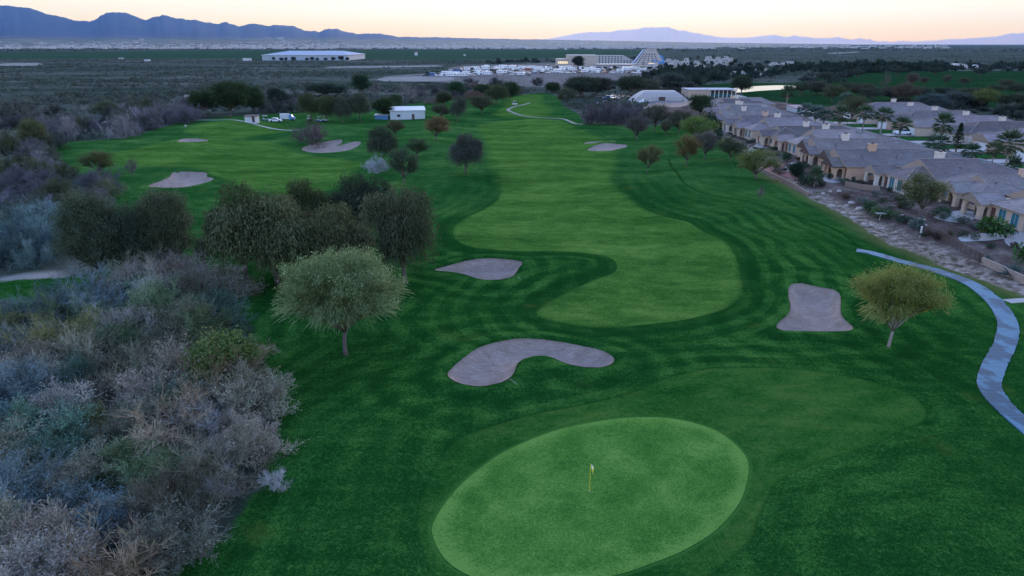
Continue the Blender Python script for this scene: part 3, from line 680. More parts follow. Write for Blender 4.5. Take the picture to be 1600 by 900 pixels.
def bare_shrub(seed, Rr=2.6, Hh=3.6, stems=15, n2=7, n3=7, n4=7, leafy=.0, width=.03, upb=.55, trunk=0.0, levels=4):
    "a twiggy shrub grown as stems, branches, twigs and twiglets"
    r = np.random.default_rng(seed); q = Q(); sc_ = Hh
    st = np.column_stack([r.normal(0, .18, stems), r.normal(0, .18, stems), np.full(stems, trunk - .1)])
    az = np.arange(stems) * 2.4 + r.normal(0, .3, stems); el = r.uniform(.25, 1.45, stems)
    d = np.column_stack([np.cos(az) * np.cos(el), np.sin(az) * np.cos(el), np.sin(el)])
    ln = r.uniform(.78, 1., stems) * (Hh - trunk) * .72
    tint = r.uniform(.08, .85, stems); hue = np.clip(r.normal(.5, .2, stems), 0, 1)
    w = width * 2.6
    def seg(st, d, ln, tint, hue, wa, wb, bend, k):
        p0 = st; dd = d
        pts = [p0]
        for i in range(k):
            dd = unit(dd + r.normal(0, bend, d.shape) + np.array([0, 0, -.05 * i]))
            p1 = p0 + dd * (ln / k)[:, None]
            q.strips(p0, p1, wa + (wb - wa) * i / k, wa + (wb - wa) * (i + 1) / k, r, np.clip(tint + .15, 0, 1), hue); p0 = p1; pts.append(p0)
        return np.stack(pts, 1)   # n,k+1,3
    def spawn(pts, d0, ln, tint, hue, m, lo, spread, lf):
        n = len(pts); k = pts.shape[1] - 1; idx = np.repeat(np.arange(n), m)
        t = lo + (1 - lo) * r.random(n * m); u = t * k; i = np.minimum(u.astype(int), k - 1); f = (u - i)[:, None]
        s0 = pts[idx, i] * (1 - f) + pts[idx, i + 1] * f
        dd = unit(d0[idx] + rdir(n * m, r) * spread + np.array([0, 0, upb * .25]))
        return s0, dd, ln[idx] * r.uniform(lf * .6, lf * 1.2, n * m), np.clip(tint[idx] + r.normal(0, .13, n * m), 0, 1), np.clip(hue[idx] + r.normal(0, .08, n * m), 0, 1)
    if trunk > 0: q.strips(np.repeat([[0, 0, -.1]], 4, 0), np.repeat([[0, 0, trunk]], 4, 0), .22, .16, r, .6)
    pts = seg(st, d, ln, tint, hue, w, w * .6, .12, 3)
    a = spawn(pts, d, ln, tint, hue, n2, .25, .75, .55); pts2 = seg(*a, w * .5, w * .35, .15, 2)
    b = spawn(pts2, a[1], a[2], a[3], a[4], n3, .15, .8, .55); pts3 = seg(*b, width * .8, width * .6, .2, 2)
    c = spawn(pts3, b[1], b[2], b[3], b[4], n4, .1, .8, .65); pts4 = seg(*c, width * .6, width * .45, .2, 1)
    if leafy > 0:
        n = int(len(c[0]) * leafy); idx = r.integers(0, len(c[0]), n)
        pos = pts4[idx, 1] + r.normal(0, .06, (n, 3)); q.leaves(pos, rdir(n, r), .16, .07, r, np.clip(c[3][idx] + .1, 0, 1), c[4][idx])
    qq, t, h = q.arrays(); flatv = qq.reshape(-1, 3)
    dia = np.percentile(np.linalg.norm(flatv[:, :2], axis=1), 97) * 2; hh = np.percentile(flatv[:, 2], 99.5)
    me = q.mesh('shrub', M_TWIG); norm_mesh(me, dia, hh)
    return me

def leafy_shrub(seed, n=700, leaf=.13, flat_=.0):
    r = np.random.default_rng(seed); q = Q()
    nb = 9; cs = np.column_stack([r.normal(0, .22, nb), r.normal(0, .22, nb), r.uniform(.3, .65, nb)])
    for c in cs:
        m = n // nb; d = rdir(m, r); p = c + d * (.30 * r.uniform(.55, 1.05, m))[:, None]; p[:, 2] = np.abs(p[:, 2])
        q.leaves(p, unit(d + rdir(m, r) * .9), leaf * r.uniform(.6, 1.3, m), leaf * .6, r, np.clip(.5 + .28 * r.normal() + r.normal(0, .15, m), 0, 1), np.clip(r.normal(.5, .2), 0, 1))
    me = q.mesh('foliage', M_LEAF); norm_mesh(me, 1.0, .95); return me

def palm_meshes(seed, Hh=8.2, Rr=2.9, skirt=True, feather=False):
    r = np.random.default_rng(seed); mb = MB(); q = Q()
    zs = np.linspace(-.2, Hh - Rr * .75, 9); bendx = r.normal(0, .15)
    mb.tube([(bendx * (z / Hh) ** 2, 0, z) for z in zs], [.26, .2, .19, .18, .18, .18, .18, .19, .21], 8)
    top = np.array([bendx, 0, Hh - Rr * .75])
    nf = 34
    for k in range(nf):
        az = k * 2.4; el = R(78 - 125 * (k / nf) ** 1.1) + r.normal(0, .1)
        d = np.array([math.cos(az) * math.cos(el), math.sin(az) * math.cos(el), math.sin(el)])
        base = top + d * Rr * .45; side = unit(np.cross(d, [0, 0, 1.01])); q.strips(top[None], base[None], .05, .04, r, .3)
        m = 22
        ang = np.linspace(-1.15, 1.15, m)[:, None]; dr = unit(d * np.cos(ang) + side * np.sin(ang) + r.normal(0, .06, (m, 3)))
        L = Rr * .62 * (1 - .25 * np.abs(ang[:, 0])); mid = base + dr * (L * .6)[:, None]; tip = mid + unit(dr + np.array([0, 0, -.45])) * (L * .45)[:, None]
        tt = np.clip(.5 + r.normal(0, .15) - .3 * (k / nf) + r.normal(0, .08, m), 0, 1)
        q.strips(np.repeat(base[None], m, 0), mid, .03, .12, r, tt); q.strips(mid, tip, .12, .02, r, tt)
    if skirt:
        m = 240; az = r.uniform(0, 6.28, m); a = top + np.column_stack([np.cos(az) * .2, np.sin(az) * .2, -r.random(m) * 1.2]); b = a + np.column_stack([np.cos(az) * r.uniform(.1, .5, m), np.sin(az) * r.uniform(.1, .5, m), -r.uniform(.5, 1.2, m)])
        qs = Q(); qs.strips(a, b, .07, .05, r, r.uniform(.3, .9, m)); sk = qs.mesh('dead_frond_skirt', M_TWIG); norm_mesh(sk, 2 * Rr, Hh)
    cm = q.mesh('crown', M_LEAF); tm = mb.build('trunk', M_PALEBARK, smooth=True); tme = tm.data; bpy.data.objects.remove(tm)
    norm_mesh(cm, 2 * Rr, Hh); norm_mesh(tme, 2 * Rr, Hh)
    return cm, tme, (sk if skirt else None)

def conifer_meshes(seed):
    r = np.random.default_rng(seed); q = Q(); mb = MB(); Hh = 8.; mb.tube([(0, 0, -.2), (0, 0, 4), (0, 0, 7.8)], [.2, .12, .02], 6)
    for k in range(150):
        z = 1.0 + 6.8 * r.random() ** .9; Rr = (8.0 - z) * .26 * r.uniform(.6, 1.15); az = r.uniform(0, 6.28)
        a = np.array([0, 0, z]); b = a + np.array([math.cos(az) * Rr, math.sin(az) * Rr, .25 * Rr]); m = 14; t = r.random((m, 1))
        p = a + (b - a) * t + r.normal(0, .08, (m, 3)); q.leaves(p, unit((b - a) + rdir(m, r) * .8), .42, .12, r, np.clip(r.normal(.4, .2, m), 0, 1))
    cm = q.mesh('crown', M_LEAF); tm = mb.build('trunk', M_BARK); tme = tm.data; bpy.data.objects.remove(tm); norm_mesh(cm, 3.6, 8.); norm_mesh(tme, 3.6, 8.); return cm, tme

def spiky_mesh(seed):
    r = np.random.default_rng(seed); q = Q(); m = 46; az = r.uniform(0, 6.28, m); el = r.uniform(.15, 1.5, m)
    d = np.column_stack([np.cos(az) * np.cos(el), np.sin(az) * np.cos(el), np.sin(el)]); a = np.zeros((m, 3)); b = d * .5; c = b + unit(d + np.array([0, 0, -.25])) * .45
    t = r.uniform(.3, .9, m); q.strips(a, b, .06, .09, r, t); q.strips(b, c, .09, .01, r, t); me = q.mesh('foliage', M_LEAF); norm_mesh(me, 1.7, .95); return me

def lobes_umbrella(seed, D_, H_, th, n=9):
    r = np.random.default_rng(seed); out = []; R_ = D_ / 2
    for k in range(n):
        a = 6.283 * k / (n - 1); rr = R_ * r.uniform(.45, .6) if k < n - 1 else 0
        rx = R_ * r.uniform(.36, .46); rz = (H_ - th) * r.uniform(.28, .38)
        cz = H_ - rz * 1.05 - (0 if k == n - 1 else (H_ - th) * r.uniform(.1, .38))
        out.append((rr * math.cos(a), rr * math.sin(a), cz, rx, rx, rz))
    return out

def lobes_full(seed, D_, H_, low, n=16):
    "lobes over a whole rounded crown, down to the height low"
    r = np.random.default_rng(seed); out = []; R_ = D_ / 2; cz0 = (H_ + low) / 2; hz = (H_ - low) / 2
    for k in range(n):
        u = 1 - 1.75 * (k + .5) / n; a = 2.4 * k + r.normal(0, .25); w = math.sqrt(max(0, 1 - u * u)); s = r.uniform(.52, .72)
        rx = R_ * r.uniform(.25, .46); rz = hz * r.uniform(.26, .46)
        out.append((R_ * s * w * math.cos(a), R_ * s * w * math.sin(a), cz0 + hz * .66 * u + r.normal(0, hz * .05), rx, rx, rz))
    return out
P = {}
P['weep'] = [weep_tree(s) for s in (1, 2, 3)] + [weep_tree(4, 11, 8, 3.2, 8, 820)]
P['olive'] = [crown_tree(8 + s, 8., 9.2, 1.2, lobes_full(18 + s, 9.2, 8., .1, 18), 1300, 16, .28, .085, .36, shell=.5, droop=.9, tr=.22) for s in range(3)]
P['round'] = [crown_tree(20 + s, 5.6, 6.4, 1.0, lobes_full(20 + s, 6.6, 5.6, .9 + .25 * s, 9), 520, 11, .22, .10, .40, shell=.5, tr=.14) for s in range(4)]
P['dense'] = [crown_tree(40 + s, 8., 7., 1.5, lobes_full(40 + s, 7.2, 8., .6, 12), 560, 15, .36, .22, .52, shell=.55, tr=.2) for s in range(3)]
P['palo'] = [crown_tree(60, 8.6, 12.6, 2.0, lobes_full(63, 12.6, 8.8, 2.3, 26), 2600, 13, .16, .085, .26, shell=.4, tr=.21, bare_low=True, twigw=.035)]
P['feather'] = [crown_tree(70, 7.4, 9.6, 1.5, lobes_full(74, 9.6, 7.4, 1.9, 15), 1400, 7, .24, .05, .36, shell=.3, tr=.17, bark=M_PALEBARK, twigw=.05, up=.5, bare_low=True)]
P['bareshrub'] = [bare_shrub(80 + s, leafy=l, stems=st_) for s, (l, st_) in enumerate(((0., 18), (.3, 19), (.6, 16), (0., 14), (.2, 20), (1., 18)))]
P['bushy'] = [bare_shrub(90 + s, leafy=1.6, stems=12, n2=6, n3=6, n4=5, width=.028) for s in range(3)]
P['baretree'] = [bare_shrub(100, 3., 7., stems=9, trunk=1.6, width=.035, upb=.9), bare_shrub(101, 3., 5., stems=8, trunk=1.2, width=.035, upb=.9)]
P['shrub'] = [leafy_shrub(110 + s) for s in range(4)]
P['palm'] = [palm_meshes(120), palm_meshes(121, 7.2, 2.8)]
P['shortpalm'] = [palm_meshes(123, 4.4, 2.7, skirt=False)]
P['conifer'] = [conifer_meshes(130)]
P['spiky'] = [spiky_mesh(140)]

KM = {'weep': 2.0, 'olive': 1.9, 'round': 1.45, 'dense': 1.5, 'bushy': 1.7, 'shrub': 1.6, 'palm': 2.0, 'shortpalm': 2.0, 'conifer': 1.3, 'feather': .85, 'palo': .85}
def plant(kind, x, y, z, wid, hei, col, name, label, cat, group=None, var=None, rz=None):
    col = tuple(min(.75, k_ * KM.get(kind, 1.)) for k_ in col)
    v = P[kind][(rng.integers(0, 1000) if var is None else var) % len(P[kind])]
    rz = rng.uniform(0, 6.28) if rz is None else rz
    if isinstance(v, tuple):
        e = empty(name, (x, y, z), rz); e.scale = (wid, wid, hei)
        for nm, me in zip(('crown', 'trunk', 'dead_frond_skirt'), v):
            if me is None: continue
            o = link(nm, me, e); o.color = (*col, 1) if nm == 'crown' else (.30, .25, .19, 1)
        tag(e, label, cat, group); return e
    o = link(name, v); o.location = (x, y, z); o.rotation_euler = (0, 0, rz); o.scale = (wid, wid, hei); o.color = (*col, 1)
    return tag(o, label, cat, group)

def plant_px(kind, px, py, wpx, toppx, col, name, label, cat, group=None, var=None, rz=None, hmul=1.0):
    x, y, z = PT(px, py)
    wid = wpx / FP * zc(y, z + 2)
    hei = max(.4, (top_z(y, toppx) - z)) * hmul
    return plant(kind, x, y, z, wid, hei, col, name, label, cat, group, var, rz)

# leaf colours
DK = (.034, .044, .019); DKG = (.024, .042, .016); OLV = (.058, .068, .030); YEL = (.125, .125, .032); GRY = (.27, .27, .25)
SAGE = (.085, .105, .075); PUR = (.115, .095, .098); RUS = (.095, .062, .030); BRT = (.075, .115, .026); BLU = (.060, .085, .085); PALE = (.22, .21, .20)
T = 'tree'
# kind, base px, base py, width px, top py, colour, label, (variant)
TREES = [
 # the weeping clump in the middle of the picture
 ('weep',385,436,118,279,DK,'tall dark weeping tree, leftmost trunk of the clump left of the fairway',0),
 ('weep',436,443,150,296,(.050,.058,.028),'broad weeping tree directly behind the large pale-green round tree',1),
 ('weep',530,432,118,312,(.052,.056,.026),'rust-tinged weeping tree overlapping the top right of the large round tree',2),
 ('weep',478,396,84,274,DK,'weeping tree at the back of the clump, its top poking up in the middle',3),
 ('weep',560,386,98,267,(.022,.030,.018),'darkest weeping tree at the back right of the clump',0),
 ('weep',633,442,110,284,(.038,.044,.024),'weeping tree with bare trunk left of the upper sand bunker',1),
 ('weep',597,254,50,194,(.030,.040,.024),'tall narrow weeping tree beside the silvery dead bush',3),
 ('weep',728,272,54,205,(.038,.042,.034),'lone weeping tree with short trunk on the left edge of the fairway',3),
 ('round',632,288,50,232,(.040,.055,.034),'dark round tree right of the silvery dead bush',0),
 ('round',652,246,42,217,(.040,.060,.030),'small spreading tree up the slope behind the dark round tree',1),
 ('round',683,220,46,183,RUS,'rusty-leaved umbrella tree in front of the pale shed',2),
 ('round',618,214,30,188,(.06,.055,.03),'small brownish tree just behind the narrow weeping tree',3),
 ('weep',487,189,36,142,DK,'left end tree of the dark row behind the golf carts',0),
 ('weep',512,191,28,146,DK,'second tree from the left in the dark row behind the golf carts',1),
 ('weep',536,192,30,147,(.035,.045,.028),'third tree from the left in the dark row behind the golf carts',2),
 ('weep',563,190,38,142,(.04,.05,.03),'right end tree of the dark row behind the golf carts',3),
 ('dense',600,185,34,152,DKG,'dark tree against the left wall of the pale shed',0),
 ('weep',617,172,24,145,DKG,'slim dark tree rising behind the pale shed',1),
 ('round',690,186,34,163,(.05,.05,.03),'brown-green tree at the right end of the pale shed',0),
 ('weep',716,190,28,148,(.035,.045,.03),'slim dark tree midway between the shed and the fairway',0),
 ('dense',694,166,26,143,DK,'small dark tree behind the shed, left of the taller green one',1),
 ('dense',713,152,28,127,(.026,.056,.024),'bright dark-green tree standing above the others beyond the shed',2),
 ('round',752,178,42,149,(.05,.052,.03),'round tree with a low fork left of the far cart path',1),
 ('round',741,164,30,143,(.095,.06,.045),'rusty brown bare-looking tree left of the far cart path',2),
 ('weep',775,163,38,130,DK,'left one of two big dark trees at the far end of the fairway',1),
 ('dense',797,158,28,127,DKG,'right one of two big dark trees at the far end of the fairway',0),
 ('dense',754,150,26,131,DKG,'dark tree tucked behind the big dark fairway-end trees',1),
 ('dense',565,148,30,116,(.022,.044,.020),'tall dark green tree standing alone above the row behind the carts',2),
 ('dense',508,152,62,130,(.022,.036,.022),'wide flat dark tree behind the row of carts',1),
 ('dense',434,166,28,137,(.020,.032,.022),'small dark tree left of the wide flat dark tree',0),
 ('dense',320,182,42,139,DKG,'left tree of the dark grove by the upper left fairway',1),
 ('dense',361,182,56,127,DKG,'largest middle tree of the dark grove by the upper left fairway',2),
 ('dense',396,176,40,134,DKG,'right tree of the dark grove by the upper left fairway',0),
 ('round',155,274,56,237,(.060,.062,.026),'olive umbrella tree at the edge of the left fairway',1),
 ('olive',158,440,98,302,(.040,.055,.032),'large dark olive tree, leftmost of the pair above the grey thicket',0),
 ('olive',212,430,84,320,(.036,.050,.030),'dark olive tree in the middle above the grey thicket',1),
 ('olive',268,422,92,298,(.046,.055,.030),'dark olive tree at the right end above the grey thicket',0),
 ('round',322,424,34,372,(.05,.055,.038),'small dark tree at the right foot of the dark olive trees',2),
 ('palo',541,555,196,397,(.21,.275,.115),'large round pale-green tree standing alone on the dark rough',0),
 ('feather',1388,542,130,416,(.25,.275,.075),'feathery yellow-green tree between the right bunker and the cart path',0),
 # right of the fairway
 ('round',885,166,32,138,(.045,.055,.03),'small round tree at the far right end of the fairway',0),
 ('dense',908,152,52,118,(.030,.040,.024),'big dark tree at the far end right of the fairway, left one',1),
 ('dense',932,150,40,121,(.034,.036,.024),'big dark tree at the far end right of the fairway, right one',2),
 ('dense',864,146,26,128,DKG,'small dark tree left of the big dark far-end trees',0),
 ('dense',985,150,42,117,(.034,.042,.022),'dark tree with visible trunk behind the parked cars',1),
 ('round',1012,148,44,124,(.055,.058,.036),'grey-olive tree behind the white arched building',2),
 ('dense',1048,140,40,113,(.040,.05,.04),'grey-green tree behind the white arched building, right side',0),
 ('round',995,219,40,183,(.06,.055,.045),'leaning grey tree with pale trunk right of the purple hedge',2),
 ('round',1023,206,48,163,(.058,.056,.04),'tall loose grey-brown tree beside the purple hedge',3),
 ('round',1060,210,42,172,(.045,.052,.03),'dark upright tree left of the bright green one',0),
 ('round',1040,213,20,188,(.06,.06,.03),'small slim tree between two larger roadside trees',1),
 ('round',1012,270,42,228,(.070,.068,.030),'lone small tree on the rough right of the far twin bunkers',3),
 ('round',1073,259,44,211,(.085,.070,.026),'orange-green tree on the slope below the bright green tree',0),
 ('round',1100,249,42,205,(.07,.065,.055),'greyish half-bare tree right of the orange-green one',1),
 ('round',1140,252,44,216,(.045,.058,.030),'dark spreading tree against the garden walls',2),
 ('round',1088,224,58,182,(.075,.115,.028),'bright green tree at the far end of the house row',3),
 ('dense',1094,182,36,148,(.028,.046,.022),'dark green tree behind the bright green tree',2),
 ('round',1181,281,74,234,(.080,.100,.030),'wide yellow-green tree in front of the arched house fronts',1),
 ('dense',1158,147,32,117,(.026,.036,.020),'dark tree at the left bank of the pond',1),
 ('round',1436,338,80,274,(.075,.080,.036),'spreading tree in the gravel garden hiding a house wall',2),
 ('dense',1243,300-18,22,252,(.020,.034,.022),'small dark tree in front of a tan arched porch',0),
 ('conifer',1493,238,24,192,(.022,.036,.018),'dark pointed conifer among the second row of houses',0),
 ('round',1330,190,46,150,(.05,.055,.028),'olive tree over the far end of the street',1),
 ('round',1300,160,40,132,(.05,.06,.03),'tree at the near edge of the far green left of the palms',0),
 ('round',1413,166,40,130,(.06,.05,.035),'large brown tree behind the second row of houses',3),
 ('baretree',1382,142,16,112,(.10,.08,.07),'bare upright tree on the far green, leftmost',0),
 ('round',1424,136,20,114,(.07,.05,.045),'reddish round tree on the far green',1),
 ('round',1443,134,16,120,(.06,.05,.04),'small tree on the far green right of the reddish one',2),
 ('round',1477,133,15,117,(.06,.055,.04),'slender tree near the middle of the far green',3),
 ('round',1506,134,20,121,(.055,.05,.035),'low spreading tree on the far green right of the slender one',0),
 ('round',1570,138,28,124,(.05,.055,.03),'low tree on the far green near the right edge of the photo',1),
 ('round',1535,170,48,140,(.07,.09,.025),'yellow-green tree behind the roofs at the right',2),
 ('dense',1585,172,52,146,(.035,.045,.025),'dark tree behind the roofs at the right edge',0),
 ('dense',1490,168,54,143,(.045,.055,.05),'grey-green tree behind the roofs right of the big brown tree',1),
 ('olive',1455,172,52,146,(.035,.05,.045),'dark bluish tree behind the second row roofs',1),
 ('dense',1560,205,30,186,(.03,.042,.022),'dark shrubby tree above the last roof of the second row',2),
 ('dense',903,107,19,87,(.014,.024,.018),'very dark round tree in front of the cream hotel block',0),
]
for k, x, y, wd, tp, c, lab, v in TREES:
    name = {'weep':'weeping_tree','olive':'olive_tree','conifer':'conifer','baretree':'bare_tree'}.get(k, 'tree')
    plant_px(k, x, y, wd, tp, c, name, lab, T, var=v, hmul=1.02)

for x, y, wd, tp, c in [(1250,150,30,128,(.04,.05,.03)),(1275,148,34,126,(.05,.05,.035)),(1318,150,34,128,(.035,.045,.028)),(1345,152,36,130,(.05,.05,.03)),(1360,160,40,136,(.04,.05,.035)),(1393,158,36,134,(.05,.045,.035)),(1440,158,38,136,(.04,.05,.035)),(1475,156,34,136,(.035,.045,.03)),(1515,158,40,136,(.045,.055,.03)),(1550,152,34,132,(.04,.05,.03)),(1588,150,38,130,(.035,.045,.03)),(1290,128,26,112,(.03,.04,.03)),(1340,122,24,108,(.03,.04,.028)),(1400,118,24,105,(.03,.04,.03)),(1460,118,26,105,(.028,.038,.028)),(1530,120,26,106,(.03,.04,.03))]:
    plant_px('dense' if x % 2 else 'round', x, y, wd, tp, c, 'tree', 'dusky tree on or around the far green beyond the second row of roofs', T, 'trees around the far green')
for x, y, wd, tp, lab, gv in [(638,168,38,128,'tall pale leafless tree behind the shed',0),(588,152,20,127,'thin pale leafless tree beside the tall dark green one',1),(209,279,24,248,'tiny leafless tree on the left fairway edge',1),(1187,315,13,289,'thin bare sapling on the rough below the block wall',1)]:
    plant_px('baretree', x, y, wd, tp, (.17,.155,.15) if gv == 0 else (.13,.11,.10), 'bare_tree', lab, T, var=gv)
plant_px('bareshrub',487,224,62,190,(.115,.088,.085),'shrub','round purple-brown shrub above the middle left bunker','shrub',var=0)
plant_px('bareshrub',590,271,44,243,(.30,.31,.33),'dead_shrub','silvery white dead bush below the narrow weeping tree','shrub',var=3)
for x, y, wd, tp in [(926,195,46,161),(951,194,44,160),(976,193,44,162),(1002,190,36,166)]:
    plant_px('bareshrub', x, y, wd, tp, (.095,.078,.085), 'shrub', 'purple-grey bare shrub in the hedge below the parked cars', 'shrub', 'shrubs of the purple hedge below the car park')

# palms
for x, y, wd, tp, c, lab, kd in [
  (1228,170,24,134,(.030,.045,.026),'tall shaggy palm beside the far end of the house row','palm'),(1256,196,30,163,(.045,.065,.055),'bluish palm left end of the palm cluster by the street','palm'),
  (1272,200,32,166,(.045,.068,.058),'bluish palm in the middle of the palm cluster by the street','palm'),(1285,204,30,172,(.040,.06,.045),'palm at the street edge with a dark shaggy trunk','palm'),
  (1308,212,30,166,(.035,.055,.03),'palm on the far side of the street, nearest the corner','palm'),(1318,180,26,146,(.04,.06,.045),'palm rising behind the street corner','palm'),
  (1347,206,32,167,(.032,.055,.026),'palm left of a matching one in front of the lit porch','palm'),(1375,210,34,169,(.032,.055,.026),'palm right beside the parked white pickup','palm'),
  (1403,224,34,184,(.032,.056,.030),'palm on the lawn right of the white pickup','palm'),(1466,236,32,178,(.026,.046,.020),'tall palm left of the conifer','palm'),
  (1462,240,44,212,(.038,.060,.036),'low bushy palm beneath the tall one left of the conifer','shortpalm'),(1516,252,32,226,(.036,.056,.034),'low palm at the end of a driveway','shortpalm'),
  (1567,276,46,206,(.034,.052,.026),'big palm on the lawn at the right with a pale trunk','palm'),(1548,262,30,222,(.045,.058,.03),'thinner palm just left of the big right-hand palm','palm'),
  (1272,292,26,262,(.036,.058,.03),'low palm in the garden below the tan gables','shortpalm'),(1578,284,26,246,(.03,.045,.03),'dark palm sapling right of the big palm','shortpalm')]:
    plant_px(kd, x, y, wd, tp, c, 'palm_tree', lab, 'palm', var=0 if x % 2 else 1)

# garden shrubs
G = [(1356,331,15,313,(.030,.06,.028),'clipped dark green shrub, leftmost by the gravel slope'),(1366,339,16,321,(.04,.075,.03),'clipped brighter green shrub, second by the gravel slope'),
 (1385,341,26,328,(.035,.065,.028),'wide low clipped hedge shrub behind the bird table'),(1364,322,12,313,(.025,.05,.028),'small dark shrub above the clipped ones'),(1391,328,9,320,(.05,.075,.055),'little grey-green shrub right of the lamp post'),
 (1407,348,18,336,(.028,.045,.03),'dark flat shrub below the clipped hedge'),(1431,357,20,340,(.075,.10,.085),'pale grey sage shrub above the fence end'),(1420,349,17,338,(.055,.075,.06),'greyish shrub left of the pale sage'),(1436,361,12,350,(.05,.07,.06),'low sage clump at the top of the fence'),
 (1466,339,22,323,(.03,.055,.032),'round dark shrub beneath the recessed house wall'),(1475,334,14,322,(.028,.05,.028),'small dark shrub beside the dark doorway'),
 (1553,373,38,339,(.024,.062,.016),'big round bright-green bush beside the arched porch'),(1575,370,18,350,(.022,.04,.022),'dark bush right of the big round bush'),
 (1596,416,34,380,(.024,.060,.018),'green bush at the right edge of the photo'),(1507,370,13,360,(.035,.042,.03),'small dark dome shrub on the gravel'),(1522,374,11,362,(.05,.065,.045),'grey shrub below the big round bush'),
 (1454,370,14,360,(.045,.04,.03),'brownish shrub just inside the wire fence'),(1465,376,20,364,(.05,.035,.03),'reddish dark shrub just inside the wire fence'),(1484,372,10,360,(.07,.07,.04),'tiny pale grass clump on the gravel'),
 (1226,253,16,238,(.022,.042,.022),'dark round shrub by the arched porch at the far row'),(1233,266,12,256,(.05,.04,.03),'reddish shrub on the patio edge'),(1258,290,20,270,(.03,.05,.032),'dark leafy shrub beside the tan porch wall'),
 (1290,268,17,248,(.032,.052,.035),'bluish round shrub against the tan gable wall'),(1252,282,13,270,(.035,.05,.035),'low shrub on the red gravel'),(1213,262,10,255,(.02,.035,.02),'small black-green shrub on the red gravel, left'),(1243,276,14,266,(.045,.06,.04),'grey-green shrub on the red gravel'),
 (1420,245,24,228,(.024,.045,.018),'broad dark shrub at the driveway of the second row'),(1408,236,10,225,(.02,.035,.02),'small dark shrub beside a garage door'),(1390,300,10,292,(.025,.04,.025),'dark shrub beneath the teal windows'),
 (1115,205,20,180,(.025,.042,.026),'dark shrub at the far corner of the house row'),(1122,222,16,200,(.028,.048,.028),'dark green shrub beside the far patio'),(1105,195,18,172,(.03,.045,.028),'shrub left of the far patio'),(1155,242,20,222,(.03,.05,.03),'dark shrub between the far patios'),
 (1308,262,12,252,(.03,.045,.03),'small shrub hard against the tan wall'),(1216,272,14,262,(.05,.06,.045),'grey shrub behind the block wall'),(1285,293,12,283,(.03,.04,.03),'small dark shrub beside the white patio')]
for x, y, wd, tp, c, lab in G:
    plant_px('shrub', x, y, wd, tp, c, 'shrub', lab, 'shrub')
plant_px('spiky',1541,413,26,397,(.05,.085,.075),'agave','spiky blue-green agave inside the garden wall, left','agave')
plant_px('spiky',1580,432,46,410,(.055,.095,.09),'agave','large spiky blue-green clump at the right edge by the wall','agave')

for k in range(80):
    gx_, gy_ = rng.uniform(57, 70), rng.uniform(84, 255)
    if interp(D['d_turf'], gx_, gy_) < 3.5: continue
    plant('shrub', gx_, gy_, hgt(gx_, gy_), rng.uniform(.8, 2.2), rng.uniform(.6, 1.5), [(.03,.05,.028), (.055,.07,.045), (.075,.09,.075), (.06,.045,.03)][rng.integers(0, 4)], 'shrub', 'little desert shrub dotted over the gravel between fairway and house fronts', 'shrub', 'small shrubs on the garden gravel')
# the big grey thicket in the lower left corner
outline = [(-140,505),(40,485),(120,470),(185,448),(250,405),(335,420),(395,500),(395,580),(425,640),(440,690),(430,735),(380,775),(345,820),(300,860),(245,905),(120,1030),(-260,1030),(-420,560)]
TH = np.array([W(a, b, 1.6) for a, b in outline])
pts = []
tries = 0
while len(pts) < 230 and tries < 9000:
    tries += 1
    x = rng.uniform(TH[:, 0].min(), TH[:, 0].max()); y = rng.uniform(TH[:, 1].min(), TH[:, 1].max())
    if sdf(TH, np.array([x]), np.array([y]))[0] > -.9: continue
    if all((x - a) ** 2 + (y - b) ** 2 > 3.0 ** 2 for a, b in pts): pts.append((x, y))
TH_COLS = [(.31,.275,.21), (.29,.24,.18), (.33,.30,.25), (.17,.225,.10), (.25,.235,.09), (.12,.20,.135), (.25,.235,.16), (.19,.175,.12), (.35,.32,.27), (.16,.14,.095), (.23,.24,.18), (.12,.17,.08), (.14,.19,.19), (.32,.235,.15)]
for x, y in pts:
    wd = rng.uniform(4.6, 8.6); hh = rng.uniform(2.6, 3.7) * wd / 5.8 * (1.0 if y > 45 else .95)
    plant('bareshrub', x, y, hgt(x, y), wd, hh, rng.uniform(.5, 1.05) * np.array(TH_COLS[rng.integers(0, len(TH_COLS))]), 'thicket_shrub', 'grey twiggy shrub packed into the big thicket at the lower left', 'shrub', 'shrubs of the grey thicket at lower left')
for px, py, wd, tp, lab in [(354,612,112,522,'olive-green leafy bush standing out on the right side of the grey thicket')]:
    plant_px('dense', px, py, wd, tp, (.075,.105,.03), 'leafy_bush', lab, 'shrub', var=1)
for px, py, wd, tp, lab in [(350,690,70,645,'pale bleached dead shrub at the right side of the grey thicket'),(432,765,50,735,'whitish dead shrub at the right tip of the grey thicket'),(245,872,60,838,'bleached dead shrub low on the right border of the grey thicket'),(20,560,60,525,'pale bluish dead shrub at the far left of the grey thicket'),(345,775,80,735,'fallen grey dead shrub near the right border of the grey thicket')]:
    plant_px('bareshrub', px, py, wd, tp, (.36,.35,.35), 'dead_shrub', lab, 'shrub', var=3)

